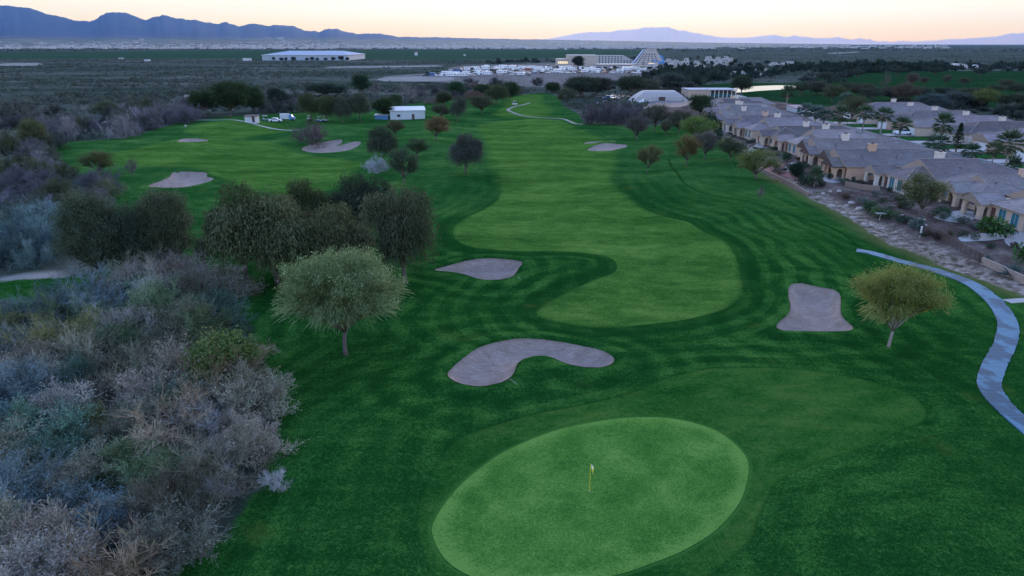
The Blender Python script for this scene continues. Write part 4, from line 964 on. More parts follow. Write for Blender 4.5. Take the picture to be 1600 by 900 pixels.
# bluish and purple brush up the left side
def scatter(poly_px, n, dmin, cols, wr, hr, kinds, label, group, name='brush_shrub', zref=1.2):
    poly = np.array([W(a, b, zref) for a, b in poly_px]); out = []
    k = 0
    while len(out) < n and k < n * 60:
        k += 1; x = rng.uniform(poly[:, 0].min(), poly[:, 0].max()); y = rng.uniform(poly[:, 1].min(), poly[:, 1].max())
        if sdf(poly, np.array([x]), np.array([y]))[0] > 0: continue
        if any((x - a) ** 2 + (y - b) ** 2 < dmin * dmin for a, b in out): continue
        out.append((x, y)); c = cols[rng.integers(0, len(cols))]
        plant(kinds[rng.integers(0, len(kinds))], x, y, hgt(x, y), rng.uniform(*wr), rng.uniform(*hr), c, name, label, 'shrub', group)
scatter([(-260,415),(-200,330),(0,330),(60,330),(105,350),(110,392),(90,402),(0,408)], 46, 3.0, [(.075,.11,.10), (.06,.095,.10), (.08,.115,.115), (.07,.095,.07)], (4.5,7.5), (3.,4.6), ['bareshrub','bushy'], 'blue-green bush in the dense brush at the left edge', 'blue-green bushes at the left edge')
scatter([(-260,330),(-260,262),(0,262),(60,268),(120,272),(178,290),(165,320),(110,335),(0,330)], 44, 3.4, [(.12,.10,.105), (.10,.09,.105), (.09,.10,.055), (.095,.09,.10), (.07,.08,.04)], (5,8.5), (3.,4.8), ['bareshrub','bareshrub','bushy'], 'purple-grey bush in the brush left of the left bunker', 'purple bushes at the left')
scatter([(-200,262),(-200,216),(0,216),(60,226),(72,244),(110,262),(60,270),(0,266)], 34, 4.5, [(.11,.095,.09), (.085,.095,.065), (.10,.095,.10), (.065,.07,.035)], (6,9), (3.5,5.5), ['bareshrub','bushy'], 'grey bush in the brush beyond the purple ones at the left', 'grey bushes at the left')
scatter([(75,232),(90,205),(140,178),(220,168),(300,160),(302,182),(290,198),(235,206),(170,214),(110,228)], 36, 5.5, [(.115,.105,.105), (.09,.10,.085), (.135,.12,.13), (.075,.085,.05), (.075,.08,.065)], (7,12), (4.,7.5), ['bareshrub','bareshrub','bushy'], 'dusky bush in the hedge along the upper left fairway', 'hedge bushes along the upper left fairway')
scatter([(-100,205),(-100,175),(60,172),(100,176),(95,200),(0,206)], 18, 7, [(.06,.06,.05), (.08,.075,.075)], (8,13), (4.,7.), ['bareshrub','bushy'], 'dark brush clump at the far upper left', 'brush clumps at the upper left')
scatter([(415,175),(415,155),(480,152),(480,172)], 9, 6, [(.05,.055,.045), (.07,.065,.065)], (8,12), (4.,6.), ['bareshrub','bushy'], 'dusky bush behind the golf carts', 'bushes behind the golf carts')
scatter([(600,160),(640,140),(690,133),(760,136),(830,140),(828,148),(760,150),(690,158),(640,166)], 30, 6, [(.06,.055,.05), (.075,.065,.065), (.05,.055,.035), (.09,.065,.05)], (6,11), (2.5,5.), ['bareshrub','bushy'], 'low brush clump between the far trees and the vehicle lot', 'low brush below the vehicle lot')
plant_px('olive',58,236,46,186,(.055,.062,.026),'tree','olive-brown tree rising from the brush at the upper left',T,var=0)
plant_px('olive',172,190,42,156,(.045,.055,.03),'tree','olive tree rising from the hedge of the upper left fairway',T,var=1)
plant_px('bareshrub',775,140,30,120,(.05,.05,.045),'shrub','dark round shrub on the pale lot edge, left','shrub',var=1)
plant_px('bareshrub',840,134,24,121,(.05,.05,.045),'shrub','dark round shrub on the pale lot edge, right','shrub',var=2)
plant_px('bareshrub',735,134,26,121,(.055,.05,.055),'shrub','dark shrub left of the pale lot','shrub',var=4)

# ---- desert scrub: uncountable, one object
def scrub_mesh(name, n_, region, seed, dens, hrange, cols=None, quads=13):
    r = np.random.default_rng(seed); q = Q()
    c = region(r, n_); keep = dens(c[:, 0], c[:, 1], r); c = c[keep]; n = len(c)
    size = r.uniform(*hrange, n) * r.choice([.7, 1., 1.5], n, p=[.5, .38, .12]); t0 = np.clip(r.normal(.42, .2, n), .02, 1); h0 = r.random(n)
    idx = np.repeat(np.arange(n), quads); m = len(idx); d = rdir(m, r); d[:, 2] = np.abs(d[:, 2])
    s = size[idx][:, None]
    pos = np.column_stack([c[idx], interp_v(Hn, c[idx, 0], c[idx, 1])]) + d * np.array([.75, .75, .5]) * s * r.uniform(.25, 1, (m, 1))
    q.leaves(pos, unit(d + rdir(m, r) * .8), .75 * s[:, 0], .55 * s[:, 0], r, np.clip(t0[idx] + r.normal(0, .12, m), 0, 1), h0[idx])
    o = link(name, q.mesh(name, M_LEAF)); return o
def smooth_noise(x, y, s, seed):
    r = np.random.default_rng(seed); v = 0
    for k in range(9):
        a = r.uniform(0, 6.28); f = r.uniform(.5, 2.2) / s; v = v + np.sin((x * math.cos(a) + y * math.sin(a)) * f * 6.28 + r.uniform(0, 6.28))
    return v / 3.
def clear_of_course(x, y):
    ok = np.ones(len(x), bool)
    for kf, lim in (('d_turf', 3.), ('d_turf2', 4.), ('d_gravel', 3.), ('d_lot', 4.), ('d_field', 60.), ('d_track', 2.), ('d_pond', 4.)):
        ok &= interp_v(D[kf], x, y) > lim
    return ok
def reg_desert(r, n):
    dist = 150 * (2400 / 150) ** (r.random(n) ** .8); s = r.uniform(-1.05, 1.1, n)
    return np.column_stack([dist * s, dist])
def dens_desert(x, y, r):
    p = np.clip(.50 + .42 * smooth_noise(x * .6, y, 60, 1) + .5 * smooth_noise(x * .35, y, 200, 2), .03, 1) ** 1.4
    return (r.random(len(x)) < p) & clear_of_course(x, y)
o = scrub_mesh('desert_scrub', 110000, reg_desert, 5, dens_desert, (.8, 2.0), quads=9); o.color = (.066, .082, .064, 1)
tag(o, 'dark low scrub dotted over the desert flat', 'desert scrub', kind='stuff')
# far tree belts that read as one mass
def belt(poly_px, n, seed, size, col, label, dens=None, quads=22, name='tree_belt'):
    poly = np.array([W(a, b) for a, b in poly_px])
    def reg(r, k): return np.column_stack([r.uniform(poly[:, 0].min(), poly[:, 0].max(), k), r.uniform(poly[:, 1].min(), poly[:, 1].max(), k)])
    o = scrub_mesh(name, n, reg, seed, lambda x, y, r: sdf(poly, x, y) < 0, size, quads=quads); o.color = (*col, 1)
    return tag(o, label, 'trees', kind='stuff')
belt([(1010,131),(1010,118),(1080,112),(1230,113),(1200,121),(1130,126),(1050,136)], 420, 21, (3.5, 7.), (.020,.034,.026), 'dark band of trees below the white hotel villas')
belt([(1255,126),(1262,117),(1330,115),(1330,126),(1295,136),(1262,133)], 200, 22, (2., 4.), (.032,.042,.036), 'dusky woodland right of the pond')
belt([(1230,113),(1230,104),(1420,100),(1480,101),(1480,112),(1330,115)], 520, 23, (4., 7.), (.018,.030,.022), 'dark row of trees along the back of the far green')
belt([(1480,112),(1480,103),(1900,98),(1900,112)], 520, 24, (3.5, 6.), (.024,.036,.028), 'dark tree line at the right behind the far green')
belt([(1380,178),(1400,166),(1900,160),(1900,196),(1620,192),(1560,186)], 240, 25, (2.6, 4.6), (.045,.058,.046), 'brush between the second row of roofs and the far green', quads=60)
belt([(760,101),(760,97.5),(1000,90),(1000,93)], 200, 26, (4, 6), (.022,.030,.028), 'thin dark tree line behind the vehicle lot')
belt([(1020,150),(1000,138),(1040,126),(1075,126),(1090,140),(1080,150)], 150, 27, (2.6, 5.), (.05,.055,.045), 'grey-olive wood behind the white arched building', quads=40)
belt([(940,143),(945,132),(1000,127),(1005,138)], 50, 28, (2.6, 4.5), (.045,.05,.045), 'loose trees between the car park and the vehicle lot', quads=40)
# ------------------------------------------------------------------ houses
def color_mat(name, rough=.8, var=.12, scale=2., spec=.2, bumpy=0.):
    n = N(name); c = n.oinfo('Color'); pos = n.coord()
    hsv = n.n('ShaderNodeHueSaturation'); n.l(c, hsv.inputs['Color']); n.l(n.mr(n.noise(pos, scale, 5, .65), .2, .8, 1 - var, 1 + var), hsv.inputs['Value'])
    return n.bsdf(hsv.outputs[0], rough, spec=spec, normal=n.bump(n.noise(pos, 14, 3, .7), bumpy, .02) if bumpy else None)
M_STUCCO = color_mat('stucco', .9, .14, 1.2, .1, .3)
def tile_mat():
    n = N('clay_roof_tiles'); pos = n.coord(); oc = n.oinfo('Color')
    rows = n.noise(n.mapping(pos, (1.1, 1.1, 9.)), 1., 4, .7); big = n.noise(pos, .35, 3, .6); sp = n.vor(n.mapping(pos, (2.6, 2.6, 6.)), 1., out='Color')
    ssp = n.n('ShaderNodeSeparateColor'); n.l(sp, ssp.inputs[0])
    t = n.m('ADD', n.m('MULTIPLY', rows, .45), n.m('ADD', n.m('MULTIPLY', big, .3), n.m('ADD', n.m('MULTIPLY', ssp.outputs[0], .10), .10)))
    sx_ = n.n('ShaderNodeSeparateXYZ'); n.l(pos, sx_.inputs[0])
    wave = n.m('SINE', n.m('MULTIPLY', sx_.outputs[2], 46.))
    c = n.ramp(t, [(.25, (.105, .082, .078)), (.5, (.19, .152, .145)), (.72, (.30, .25, .235))])
    c = n.mix(1., c, oc, 'MULTIPLY')
    return n.bsdf(c, .9, spec=.15, normal=n.bump(n.m('ADD', n.m('MULTIPLY', wave, .5), rows), .6, .05))
M_TILE = tile_mat()
M_TRIM = flat('white_trim', (.52, .47, .43), .7, .08)
M_RIDGE = flat('ridge_tiles', (.25, .205, .19), .9, .2, 2.)
M_EAVE = flat('tan_eaves', (.33, .24, .185), .8, .1)
M_DARKTRIM = flat('brown_fascia', (.09, .055, .045), .8)
M_GLASS = flat('dark_window_glass', (.035, .05, .06), .12, .3, 1., spec=.6)
M_TEAL = flat('teal_window_glass', (.03, .16, .20), .15, .3, 1., spec=.6)
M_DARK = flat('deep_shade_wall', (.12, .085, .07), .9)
M_DOOR = flat('brown_wood_door', (.13, .06, .045), .6)
M_GARAGE = flat('white_garage_door', (.70, .68, .66), .6, .06)
M_METAL = flat('dull_vent_metal', (.10, .09, .09), .6)

def hip_y(mb, x0, x1, y0, y1, ze, zr, i0, i1, **kw):
    t = MB(); hip(t, y0, y1, x0, x1, ze, zr, i0, i1, **kw)
    n0 = len(mb.v); mb.v += [(b, a, c) for a, b, c in t.v]; mb.f += [[n0 + i for i in f[::-1]] for f in t.f]; mb.m += t.m
def hip(mb, x0, x1, y0, y1, ze, zr, i0, i1, oh=.45, fas=.16, m=0, mf=1, mr=2):
    "roof with its ridge along X; inset 0 = gable end"
    X0, X1, Y0, Y1 = x0 - oh, x1 + oh, y0 - oh, y1 + oh; ym = (y0 + y1) / 2
    s = (zr - ze) / ((y1 - y0) / 2); zo = ze - oh * s
    A = [(X0, Y0, zo), (X1, Y0, zo), (X1, Y1, zo), (X0, Y1, zo)]; B = [(a, b, c + fas) for a, b, c in A]
    r0, r1 = (X0 + (i0 + oh if i0 else 0), ym, zr + fas), (X1 - (i1 + oh if i1 else 0), ym, zr + fas)
    v = A + B + [r0, r1]
    mb.add(v, [(4, 5, 9, 8), (6, 7, 8, 9)], m)
    mb.add(v, [(7, 4, 8)], m if i0 else mf); mb.add(v, [(5, 6, 9)], m if i1 else mf)
    mb.add(v, [(0, 1, 5, 4), (1, 2, 6, 5), (2, 3, 7, 6), (3, 0, 4, 7)], mf)
    mb.add(v, [(3, 2, 1, 0)], mf)
    # ridge cap tiles
    mb.tube([(r0[0], ym, zr + fas + .02), (r1[0], ym, zr + fas + .02)], .12, 5, mr)
    for i_, r_, cs in ((i0, r0, (4, 7)), (i1, r1, (5, 6))):
        if i_:
            for c_ in cs: mb.tube([B[c_ - 4], (r_[0], ym, zr + fas + .02)], .10, 5, mr)

def arch_outline(w, h, spring, n=10):
    return [(-w / 2, 0)] + [(-w / 2 * math.cos(math.pi * k / n), spring + (h - spring) * math.sin(math.pi * k / n)) for k in range(n + 1)] + [(w / 2, 0)]

def gable_face(mb, axis, a, b, u0, u1, ze, zp, um=None, arch=None, m=0, gable=True):
    "wall with a gabled top and an arched opening cut down to the floor; axis = thickness direction"
    um = (u0 + u1) / 2 if um is None else um
    top = [(u1, ze), (um, zp), (u0, ze)] if gable else [(u1, ze), (u0, ze)]
    if arch:
        c, w, h, sp = arch
        o = [(c + p, q) for p, q in arch_outline(w, h, sp)]
        outline = [(u0, 0)] + o + [(u1, 0)] + top
    else: outline = [(u0, 0), (u1, 0)] + top
    mb.extrude(outline, axis, a, b, m)

def window(root, face, c, z0, w, h, glass, frame=M_TRIM, at=0.):
    "face 'x': on a wall facing -X at x=at, centred on y=c;  'y': on a wall facing -Y"
    f = MB(); p = MB(); t = .09
    def bx(m_, u0, u1, a, b, d0, d1):
        if face == 'x': m_.box(at - d1, at - d0, u0, u1, a, b)
        else: m_.box(u0, u1, at - d1, at - d0, a, b)
    bx(f, c - w / 2 - t, c + w / 2 + t, z0 - t, z0, 0, .07); bx(f, c - w / 2 - t, c + w / 2 + t, z0 + h, z0 + h + t, 0, .07)
    bx(f, c - w / 2 - t, c - w / 2, z0, z0 + h, 0, .07); bx(f, c + w / 2, c + w / 2 + t, z0, z0 + h, 0, .07); bx(f, c - .03, c + .03, z0, z0 + h, .03, .06)
    bx(p, c - w / 2, c + w / 2, z0, z0 + h, .005, .03)
    fo = f.build('window', frame, root); p.build('pane', glass, fo)

def part(mb, name, mats, root, col=None, parent=None):
    o = mb.build(name, mats, parent or root)
    if col: o.color = (*col, 1)
    return o

def house_proto(kind):
    root = empty('house')
    S = M_STUCCO
    wall = MB(); roof = MB()
    if kind in (0, 1, 2):
        Wd = (11., 12.2, 10.2)[kind]; L = (25., 27., 24.)[kind]; ze = 2.75; zr = ze + Wd / 2 * .40
        # main block, golf end hipped (0,2) or gabled (1)
        if kind == 1: wall.extrude([(0, -.3), (Wd, -.3), (Wd, ze), (Wd / 2, zr), (0, ze)], 'x', 0, L * .62)
        else: wall.box(0, L * .62, 0, Wd, -.3, ze)
        if kind == 2:
            hip(roof, 3., L * .62, 0, Wd, ze, zr, 0, 0); wall.box(0, 8.5, Wd + .004, Wd + 1.8, -.3, ze - .004)
            hip_y(roof, 0, 8.5, 0, Wd + 1.8, ze + .02, ze + 1.75, 4.0, 0 if False else 3.2)
        elif kind == 0:
            hip(roof, 0, 9.5, 0, 7.4, ze, ze + 1.5, 3.4, 0); wall.box(5.2, L * .62 - .01, .012, Wd - .012, ze - .1, ze + .35)
            hip(roof, 5.4, L * .62, -.1, Wd + .1, ze + .4, zr + .55, 0, 0)
        else: hip(roof, 0, L * .62, 0, Wd, ze, zr, 0, 0)
        # rear block towards the street, a step lower or higher
        ze2, off = (2.6, 1.6) if kind != 2 else (3.0, -1.2)
        wall.box(L * .62, L, off, Wd - 1.2 + off, -.3, ze2)
        hip(roof, L * .5, L, off, Wd - 1.2 + off, ze2, ze2 + (Wd - 1.2) / 2 * .40 + (.25 if kind == 2 else -.1), 0, (Wd - 1.2) * .5)
        # patio porch with arches
        px0, py0, py1 = (-1.6, Wd - 3.6, Wd + 1.0) if kind == 0 else (-2.4, .8, 6.0) if kind == 1 else (-2.0, Wd * .5 - 2.4, Wd * .5 + 2.4)
        pz, pp = 2.55, 2.55 + (py1 - py0) / 2 * .5
        porch = MB()
        gable_face(porch, 'x', px0, px0 + .35, py0, py1, pz, pp, arch=((py0 + py1) / 2, (py1 - py0) * .66, 2.3, 1.35))
        for yy in (py0, py1 - .3):
            u1 = 1.2 if kind == 0 and yy > py0 else -.02
            gable_face(porch, 'y', yy + (.004 if yy == py0 else -.004), yy + .3 + (.004 if yy == py0 else -.004), px0 + .36, u1, pz - .02, 0, arch=((px0 + .36 + u1) / 2, (u1 - px0 - .36) * .6, 2.1, 1.4), gable=False)
        o = part(porch, 'porch', S, root)
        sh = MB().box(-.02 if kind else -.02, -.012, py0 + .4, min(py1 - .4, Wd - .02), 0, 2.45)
        part(sh, 'porch_shade_sheet', M_DARK, root)  # dark sheet over the wall: porch shade put into the colour
        pr = MB(); hip(pr, px0, 2.4, py0, py1, pz, pp, 0, 0, oh=.35)
        part(pr, 'porch_roof', [M_TILE, M_DARKTRIM if kind == 1 else M_EAVE, M_RIDGE], root)
        if kind == 1:   # second higher gable with dark vent, as on the tan house
            g2 = MB(); gable_face(g2, 'x', -.9, -.6, 6.4, 11.6, 2.9, 4.6); part(g2, 'gable_wall', S, root)
            gr = MB(); hip(gr, -.95, 3., 6.4, 11.6, 2.9, 4.6, 0, 0, oh=.3); part(gr, 'gable_roof', [M_TILE, M_DARKTRIM, M_RIDGE], root)
            v = MB().box(-.96, -.905, 8.75, 9.25, 3.4, 4.0); part(v, 'gable_vent', M_DARKTRIM, root)
            window(root, 'x', 9.0, .9, 1.5, 1.3, M_GLASS, at=-.9)
        if kind == 0:
            for c in (1.8, 4.6): window(root, 'x', c, .35, 1.5, 1.95, M_TEAL, at=0)
        if kind == 2:
            window(root, 'x', 1.4, .8, 1.3, 1.3, M_GLASS, at=0); window(root, 'x', Wd - 1.3, .8, 1.3, 1.3, M_TEAL, at=0)
        for c in (5., 10.): window(root, 'y', c, .9, 1.4, 1.2, M_GLASS, at=0)
        d = MB().box(-.06, -.013, *( (6.2, 7.1) if kind == 0 else (.35, .75) if kind == 1 else (2.3, 2.6)), .02, 2.1); d2 = part(d, 'door', M_DOOR, root)
        hb = MB().box(-.1, -.06, *((6.3, 6.38) if kind == 0 else (.4, .47) if kind == 1 else (2.33, 2.37)), 1., 1.1); part(hb, 'handle', M_METAL, root, parent=d2)
        cx, cy = ((8.5, Wd * .56), (6.4, Wd * .42), (9.5, Wd * .45))[kind]
        zc0 = zr - 1.3
    else:               # street house: garage gable to -X
        Wd = 12.5; L = 28.; ze = 2.75; zr = ze + Wd / 2 * .40
        wall.box(0, L, 0, Wd, -.3, ze); hip(roof, 0, L, 0, Wd, ze, zr, Wd * .5, Wd * .45)
        g = MB(); gable_face(g, 'x', -5., -4.7, .2, 6.6, 2.7, 4.3); g.box(-4.7, -.02, .204, .45, -.3, 2.65); g.box(-4.7, -.02, 6.35, 6.596, -.3, 2.65); part(g, 'garage_wing', S, root)
        gr = MB(); hip(gr, -5., 2.6, .2, 6.6, 2.7, 4.3, 0, 0, oh=.4); part(gr, 'garage_roof', [M_TILE, M_EAVE, M_RIDGE], root)
        gd = MB().box(-5.06, -5.01, .95, 5.85, .0, 2.2)
        for k in range(4): gd.box(-5.075, -5.062, .98, 5.82, .06 + k * .54, .52 + k * .54)
        part(gd, 'garage_door', M_GARAGE, root)
        g = MB(); gable_face(g, 'x', -1.8, -1.5, 8.2, 11.8, 2.6, 3.8, arch=(10., 1.9, 2.3, 1.4)); g.box(-1.5, -.02, 8.204, 8.4, -.3, 2.55); g.box(-1.5, -.02, 11.6, 11.796, -.3, 2.55); part(g, 'entry_porch', S, root)
        gr = MB(); hip(gr, -1.8, 2., 8.2, 11.8, 2.6, 3.8, 0, 0, oh=.3); part(gr, 'porch_roof', [M_TILE, M_EAVE, M_RIDGE], root)
        d = MB().box(-.05, -.01, 9.5, 10.5, .0, 2.1); part(d, 'door', M_DOOR, root)
        window(root, 'x', 7.35, .8, .9, 1.3, M_GLASS, at=0); window(root, 'y', 6., .9, 1.4, 1.2, M_GLASS, at=0); window(root, 'y', 14., .9, 1.4, 1.2, M_GLASS, at=0)
        cx, cy = 13., Wd * .6; zc0 = zr - 1.5
    part(wall, 'wall', S, root)
    ro = part(roof, 'roof', [M_TILE, M_EAVE, M_RIDGE], root)
    if kind == 0: zr += .55
    ch = MB().box(cx, cx + 1.5, cy, cy + .95, zc0, zr + 1.15).box(cx - .1, cx + 1.6, cy - .1, cy + 1.05, zr + 1.15, zr + 1.28)
    cho = part(ch, 'chimney', S, root); cp = MB().box(cx + .5, cx + 1.0, cy + .25, cy + .7, zr + 1.28, zr + 1.6); cp.box(cx + .42, cx + 1.08, cy + .17, cy + .78, zr + 1.6, zr + 1.66)
    part(cp, 'chimney_cap', M_METAL, root, parent=cho)
    for (vx, vy) in ((4., Wd * .25), (11., Wd * .22), (15., Wd * .7)):
        s = (zr - ze) / (Wd / 2); zz = ze + min(vy, Wd - vy) * s + .1
        part(MB().tube([(vx, vy, zz - .1), (vx, vy, zz + .5)], .09, 6).box(vx - .16, vx + .16, vy - .16, vy + .16, zz + .5, zz + .56), 'roof_vent', M_METAL, ro)
    return root

HP = [house_proto(k) for k in range(4)]
TAN = (.52,.33,.22); CREAM = (.56,.42,.31); WHITE = (.62,.53,.45); PINKISH = (.56,.37,.28); SAND_ = (.52,.38,.27)
used = [False] * 4
ROOF_T = [.9, 1.25, .60, 1.1, .75, 1.0]
def place_house(kind, x, y, col, label, group, chim=None, mirror=False, sx_=1.0):
    o = HP[kind] if not used[kind] else copy_tree(HP[kind])
    used[kind] = True
    o.location = (x, y, hgt(x + 8, y + 5) + .05); o.scale = (sx_, 1, 1)
    rt = ROOF_T[len([1 for _ in COL.objects if _.get('category') == 'house']) % 6]
    def paint(c):
        for ch in c.children:
            if ch.name.split('.')[0] in ('wall', 'porch', 'gable_wall', 'garage_wing', 'entry_porch'): ch.color = (*col, 1)
            if 'roof' in ch.name and 'vent' not in ch.name: ch.color = (*(rt * np.array([1., rng.uniform(.95, 1.04), rng.uniform(.95, 1.06)])), 1)
            if ch.name.startswith('chimney') and 'cap' not in ch.name: ch.color = (*(chim or col), 1)
            paint(ch)
    paint(o)
    tag(o, label, 'house', group); return o
NEAR = [(2,74.5,82.5,TAN,None,'tan house cut off by the right edge of the photo'),(0,75.,97.5,CREAM,WHITE,'cream house with wide arched porch nearest the round green bush'),
 (2,77.,111.,SAND_,PINKISH,'recessed shadowed house behind the spreading garden tree'),(0,72.,124.,WHITE,WHITE,'white house with tall teal windows beside the gravel garden'),
 (1,68.,138.5,TAN,TAN,'tan house with brown door and long arcade facing the gravel garden'),(1,70.,155.,(.50,.36,.26),WHITE,'tan house with two pointed gables and a dark arched porch'),
 (0,70.5,170.5,PINKISH,WHITE,'pinkish house with white wall next to the twin arched porches'),(2,70.,185.5,CREAM,WHITE,'house with two arched openings behind the yellow-green tree'),
 (0,69.,200.,CREAM,WHITE,'house with a row of three arches further up the row'),(2,69.,214.5,WHITE,PINKISH,'small-looking house with pale patio slab in front, sixth from the far end'),
 (1,70.,228.5,TAN,WHITE,'house fifth from the far end of the row, tan gable'),(0,72.,244.,CREAM,WHITE,'house fourth from the far end of the row, cream wall'),
 (2,74.,258.5,PINKISH,WHITE,'house third from the far end of the row, pinkish wall'),(0,78.,273.,CREAM,CREAM,'house second from the far end of the row'),(2,83.,288.,SAND_,WHITE,'last house at the far end of the row beside the pond lawn')]
for k, x, y, c, chm, lab in NEAR:
    place_house(k, x, y, c, lab, 'tile-roofed houses backing on to the fairway', chm)
FARROW = [(124.,126.,CREAM,'street house at the right edge behind the big palm'),(124.,142.,WHITE,'street house whose white garage shows left of the big palm'),(125.,158.5,CREAM,'street house with peaked gable just right of the conifer'),
 (126.,175.,PINKISH,'street house hidden behind the conifer'),(126.,191.5,WHITE,'street house with steep white gable left of the tall palm'),(126.,208.,CREAM,'street house with the white pickup in its drive'),
 (126.,224.5,PINKISH,'street house with a lit porch behind two palms'),(127.,241.,CREAM,'street house far up the second row with dark garden trees'),(130.,258.,SAND_,'last street house at the far end of the second row')]
for x, y, c, lab in FARROW: place_house(3, x, y, c, lab, 'houses on the far side of the street', WHITE)

# street, drives, lawns, patios
M_ASPH = flat('blue_grey_asphalt', (.055, .075, .09), .75, .3, .8)
M_KERB = flat('kerb_concrete', (.36, .35, .34), .85)
def strip(name, x0, x1, y0, y1, lift, mat, label, cat, step=1.5, poly=None):
    p = np.array([(x0, y0), (x1, y0), (x1, y1), (x0, y1)], float) if poly is None else poly
    return tag(sheet(name, p, step, lift, mat), label, cat, kind='structure')
street = np.array([(104.5, 70), (112.3, 70), (112.3, 205), (113.5, 235), (117, 262), (124, 285), (121, 291), (112, 272), (106.5, 240), (104.5, 205)], float)
strip('street', 0, 0, 0, 0, .05, M_ASPH, 'quiet dark asphalt street between the two rows of houses', 'street', 1.2, street)
for xk in (103.9, 112.6):
    pts_ = [(xk, y) for y in np.arange(70, 206, 1.5)]
    ribbon('kerb', np.array(pts_), .16, M_KERB, lift=.15, thick=.3)['kind'] = 'structure'
    bpy.data.objects[ [o.name for o in COL.objects if o.name.startswith('kerb')][-1] ]['label'] = 'pale concrete kerb along the street'
M_LAWN = flat('front_lawn', (.02, .085, .018), .95, .4, 1.5, spec=0.)
for k, (x, y, c, lab) in enumerate(FARROW[:8]):
    strip('driveway', 113.0, x - 5.2, y + .8, y + 6.0, .07, M_CONC, 'pale concrete driveway in front of a street house', 'driveway')
    strip('lawn', 113.2, x - 2.4, y + 7.6, y + 14.8, .06, M_LAWN, 'small front lawn between two driveways', 'lawn')
PAT = [([(1475,345),(1500,341),(1522,344),(1527,352),(1492,361),(1455,352)],'pale patio before the wide arched porch'),([(1498,383),(1540,378),(1566,381),(1566,387),(1530,391),(1500,390)],'pinkish gravel patio inside the wire fence'),
 ([(1572,379),(1610,376),(1630,396),(1584,402),(1566,392)],'white patio at the right edge of the photo'),([(1284,288),(1294,281),(1318,287),(1322,292),(1304,296),(1290,294)],'white patio by the tan house with brown door'),
 ([(1222,270),(1236,262),(1246,264),(1240,273)],'small white patio in the red gravel garden'),([(1168,238),(1184,230),(1194,234),(1180,241)],'pale patio slab beside the row of arches'),([(1116,211),(1128,207),(1134,210),(1122,214)],'small pale patio near the far end of the house row')]
for p, lab in PAT: tag(sheet('patio', wpoly(p, 4), .4, .06, M_CONC), lab, 'patio', kind='structure')
M_RED = flat('red_gravel', (.20, .075, .065), .95, .4, 3.)
tag(sheet('gravel_bed', wpoly([(1188,262),(1205,255),(1240,272),(1268,285),(1262,292),(1240,284)], 4), .5, .04, M_RED), 'dark red gravel bed behind the block wall', 'gravel bed', kind='structure')

# walls and fence
def wall_run(pxs, h, th, mat, name, label):
    L_ = catmull([PT(*p)[:2] for p in pxs], 6, closed=False); n_ = len(L_)
    T_ = np.gradient(L_, axis=0); T_ /= np.linalg.norm(T_, axis=1)[:, None]; Nn = np.stack([-T_[:, 1], T_[:, 0]], -1) * th / 2
    mb = MB(); vs = []
    for i in range(n_):
        z = hgt(*L_[i])
        for s, zz in ((-1, -.3), (-1, h), (1, h), (1, -.3)): vs.append((*(L_[i] + s * Nn[i]), z + zz))
    fs = [(0, 1, 2, 3), tuple(4 * (n_ - 1) + k for k in (3, 2, 1, 0))]
    for i in range(n_ - 1):
        for k in range(4): a = 4 * i + k; b = 4 * i + (k + 1) % 4; fs.append((a, a + 4, b + 4, b))
    mb.add(vs, fs); o = mb.build(name, mat); return tag(o, label, 'wall')
M_BLOCK = flat('brown_block_wall', (.24, .165, .13), .9, .3, 2.5)
M_RUST = flat('rusty_fence_iron', (.11, .075, .06), .8, .3)
wall_run([(1180,262),(1205,275),(1235,290),(1262,307)], .75, .25, M_BLOCK, 'block_wall', 'low brown block wall bordering the red gravel garden')
wall_run([(1533,413),(1560,425),(1600,443),(1660,470)], .9, .25, flat('tan_block_wall', (.34, .25, .20), .9, .25, 2.5), 'block_wall', 'low tan block wall at the right edge below the agaves')
wall_run([(1320,291),(1345,296),(1374,299)], 1.0, .25, M_BLOCK, 'block_wall', 'short brown wall in front of the arcade of the tan house')
fl = [PT(*p) for p in [(1444,368),(1470,379),(1500,395),(1533,413)]]
froot = empty('wire_fence', fl[0]); FX = catmull([p[:2] for p in fl], 5, closed=False)
mbp = MB()
for i, (x, y) in enumerate(FX):
    z = hgt(x, y); MBq = MB().tube([(x - fl[0][0], y - fl[0][1], z - fl[0][2] - .2), (x - fl[0][0], y - fl[0][1], z - fl[0][2] + 1.35)], .05, 6); MBq.build('post', M_RUST, froot)
for h_ in (.12, 1.25):
    mbp.tube([(x - fl[0][0], y - fl[0][1], hgt(x, y) - fl[0][2] + h_) for x, y in FX], .04, 5)
for (xa, ya), (xb, yb) in zip(FX[:-1], FX[1:]):
    for k in range(14):
        u = k / 14; x = xa + (xb - xa) * u; y = ya + (yb - ya) * u; z = hgt(x, y) - fl[0][2]; mbp.tube([(x - fl[0][0], y - fl[0][1], z + .1), (x - fl[0][0], y - fl[0][1], z + 1.25)], .014, 4, cap=False)
mbp.build('rails', M_RUST, froot); tag(froot, 'rusty iron fence sloping down to the tan block wall', 'fence')

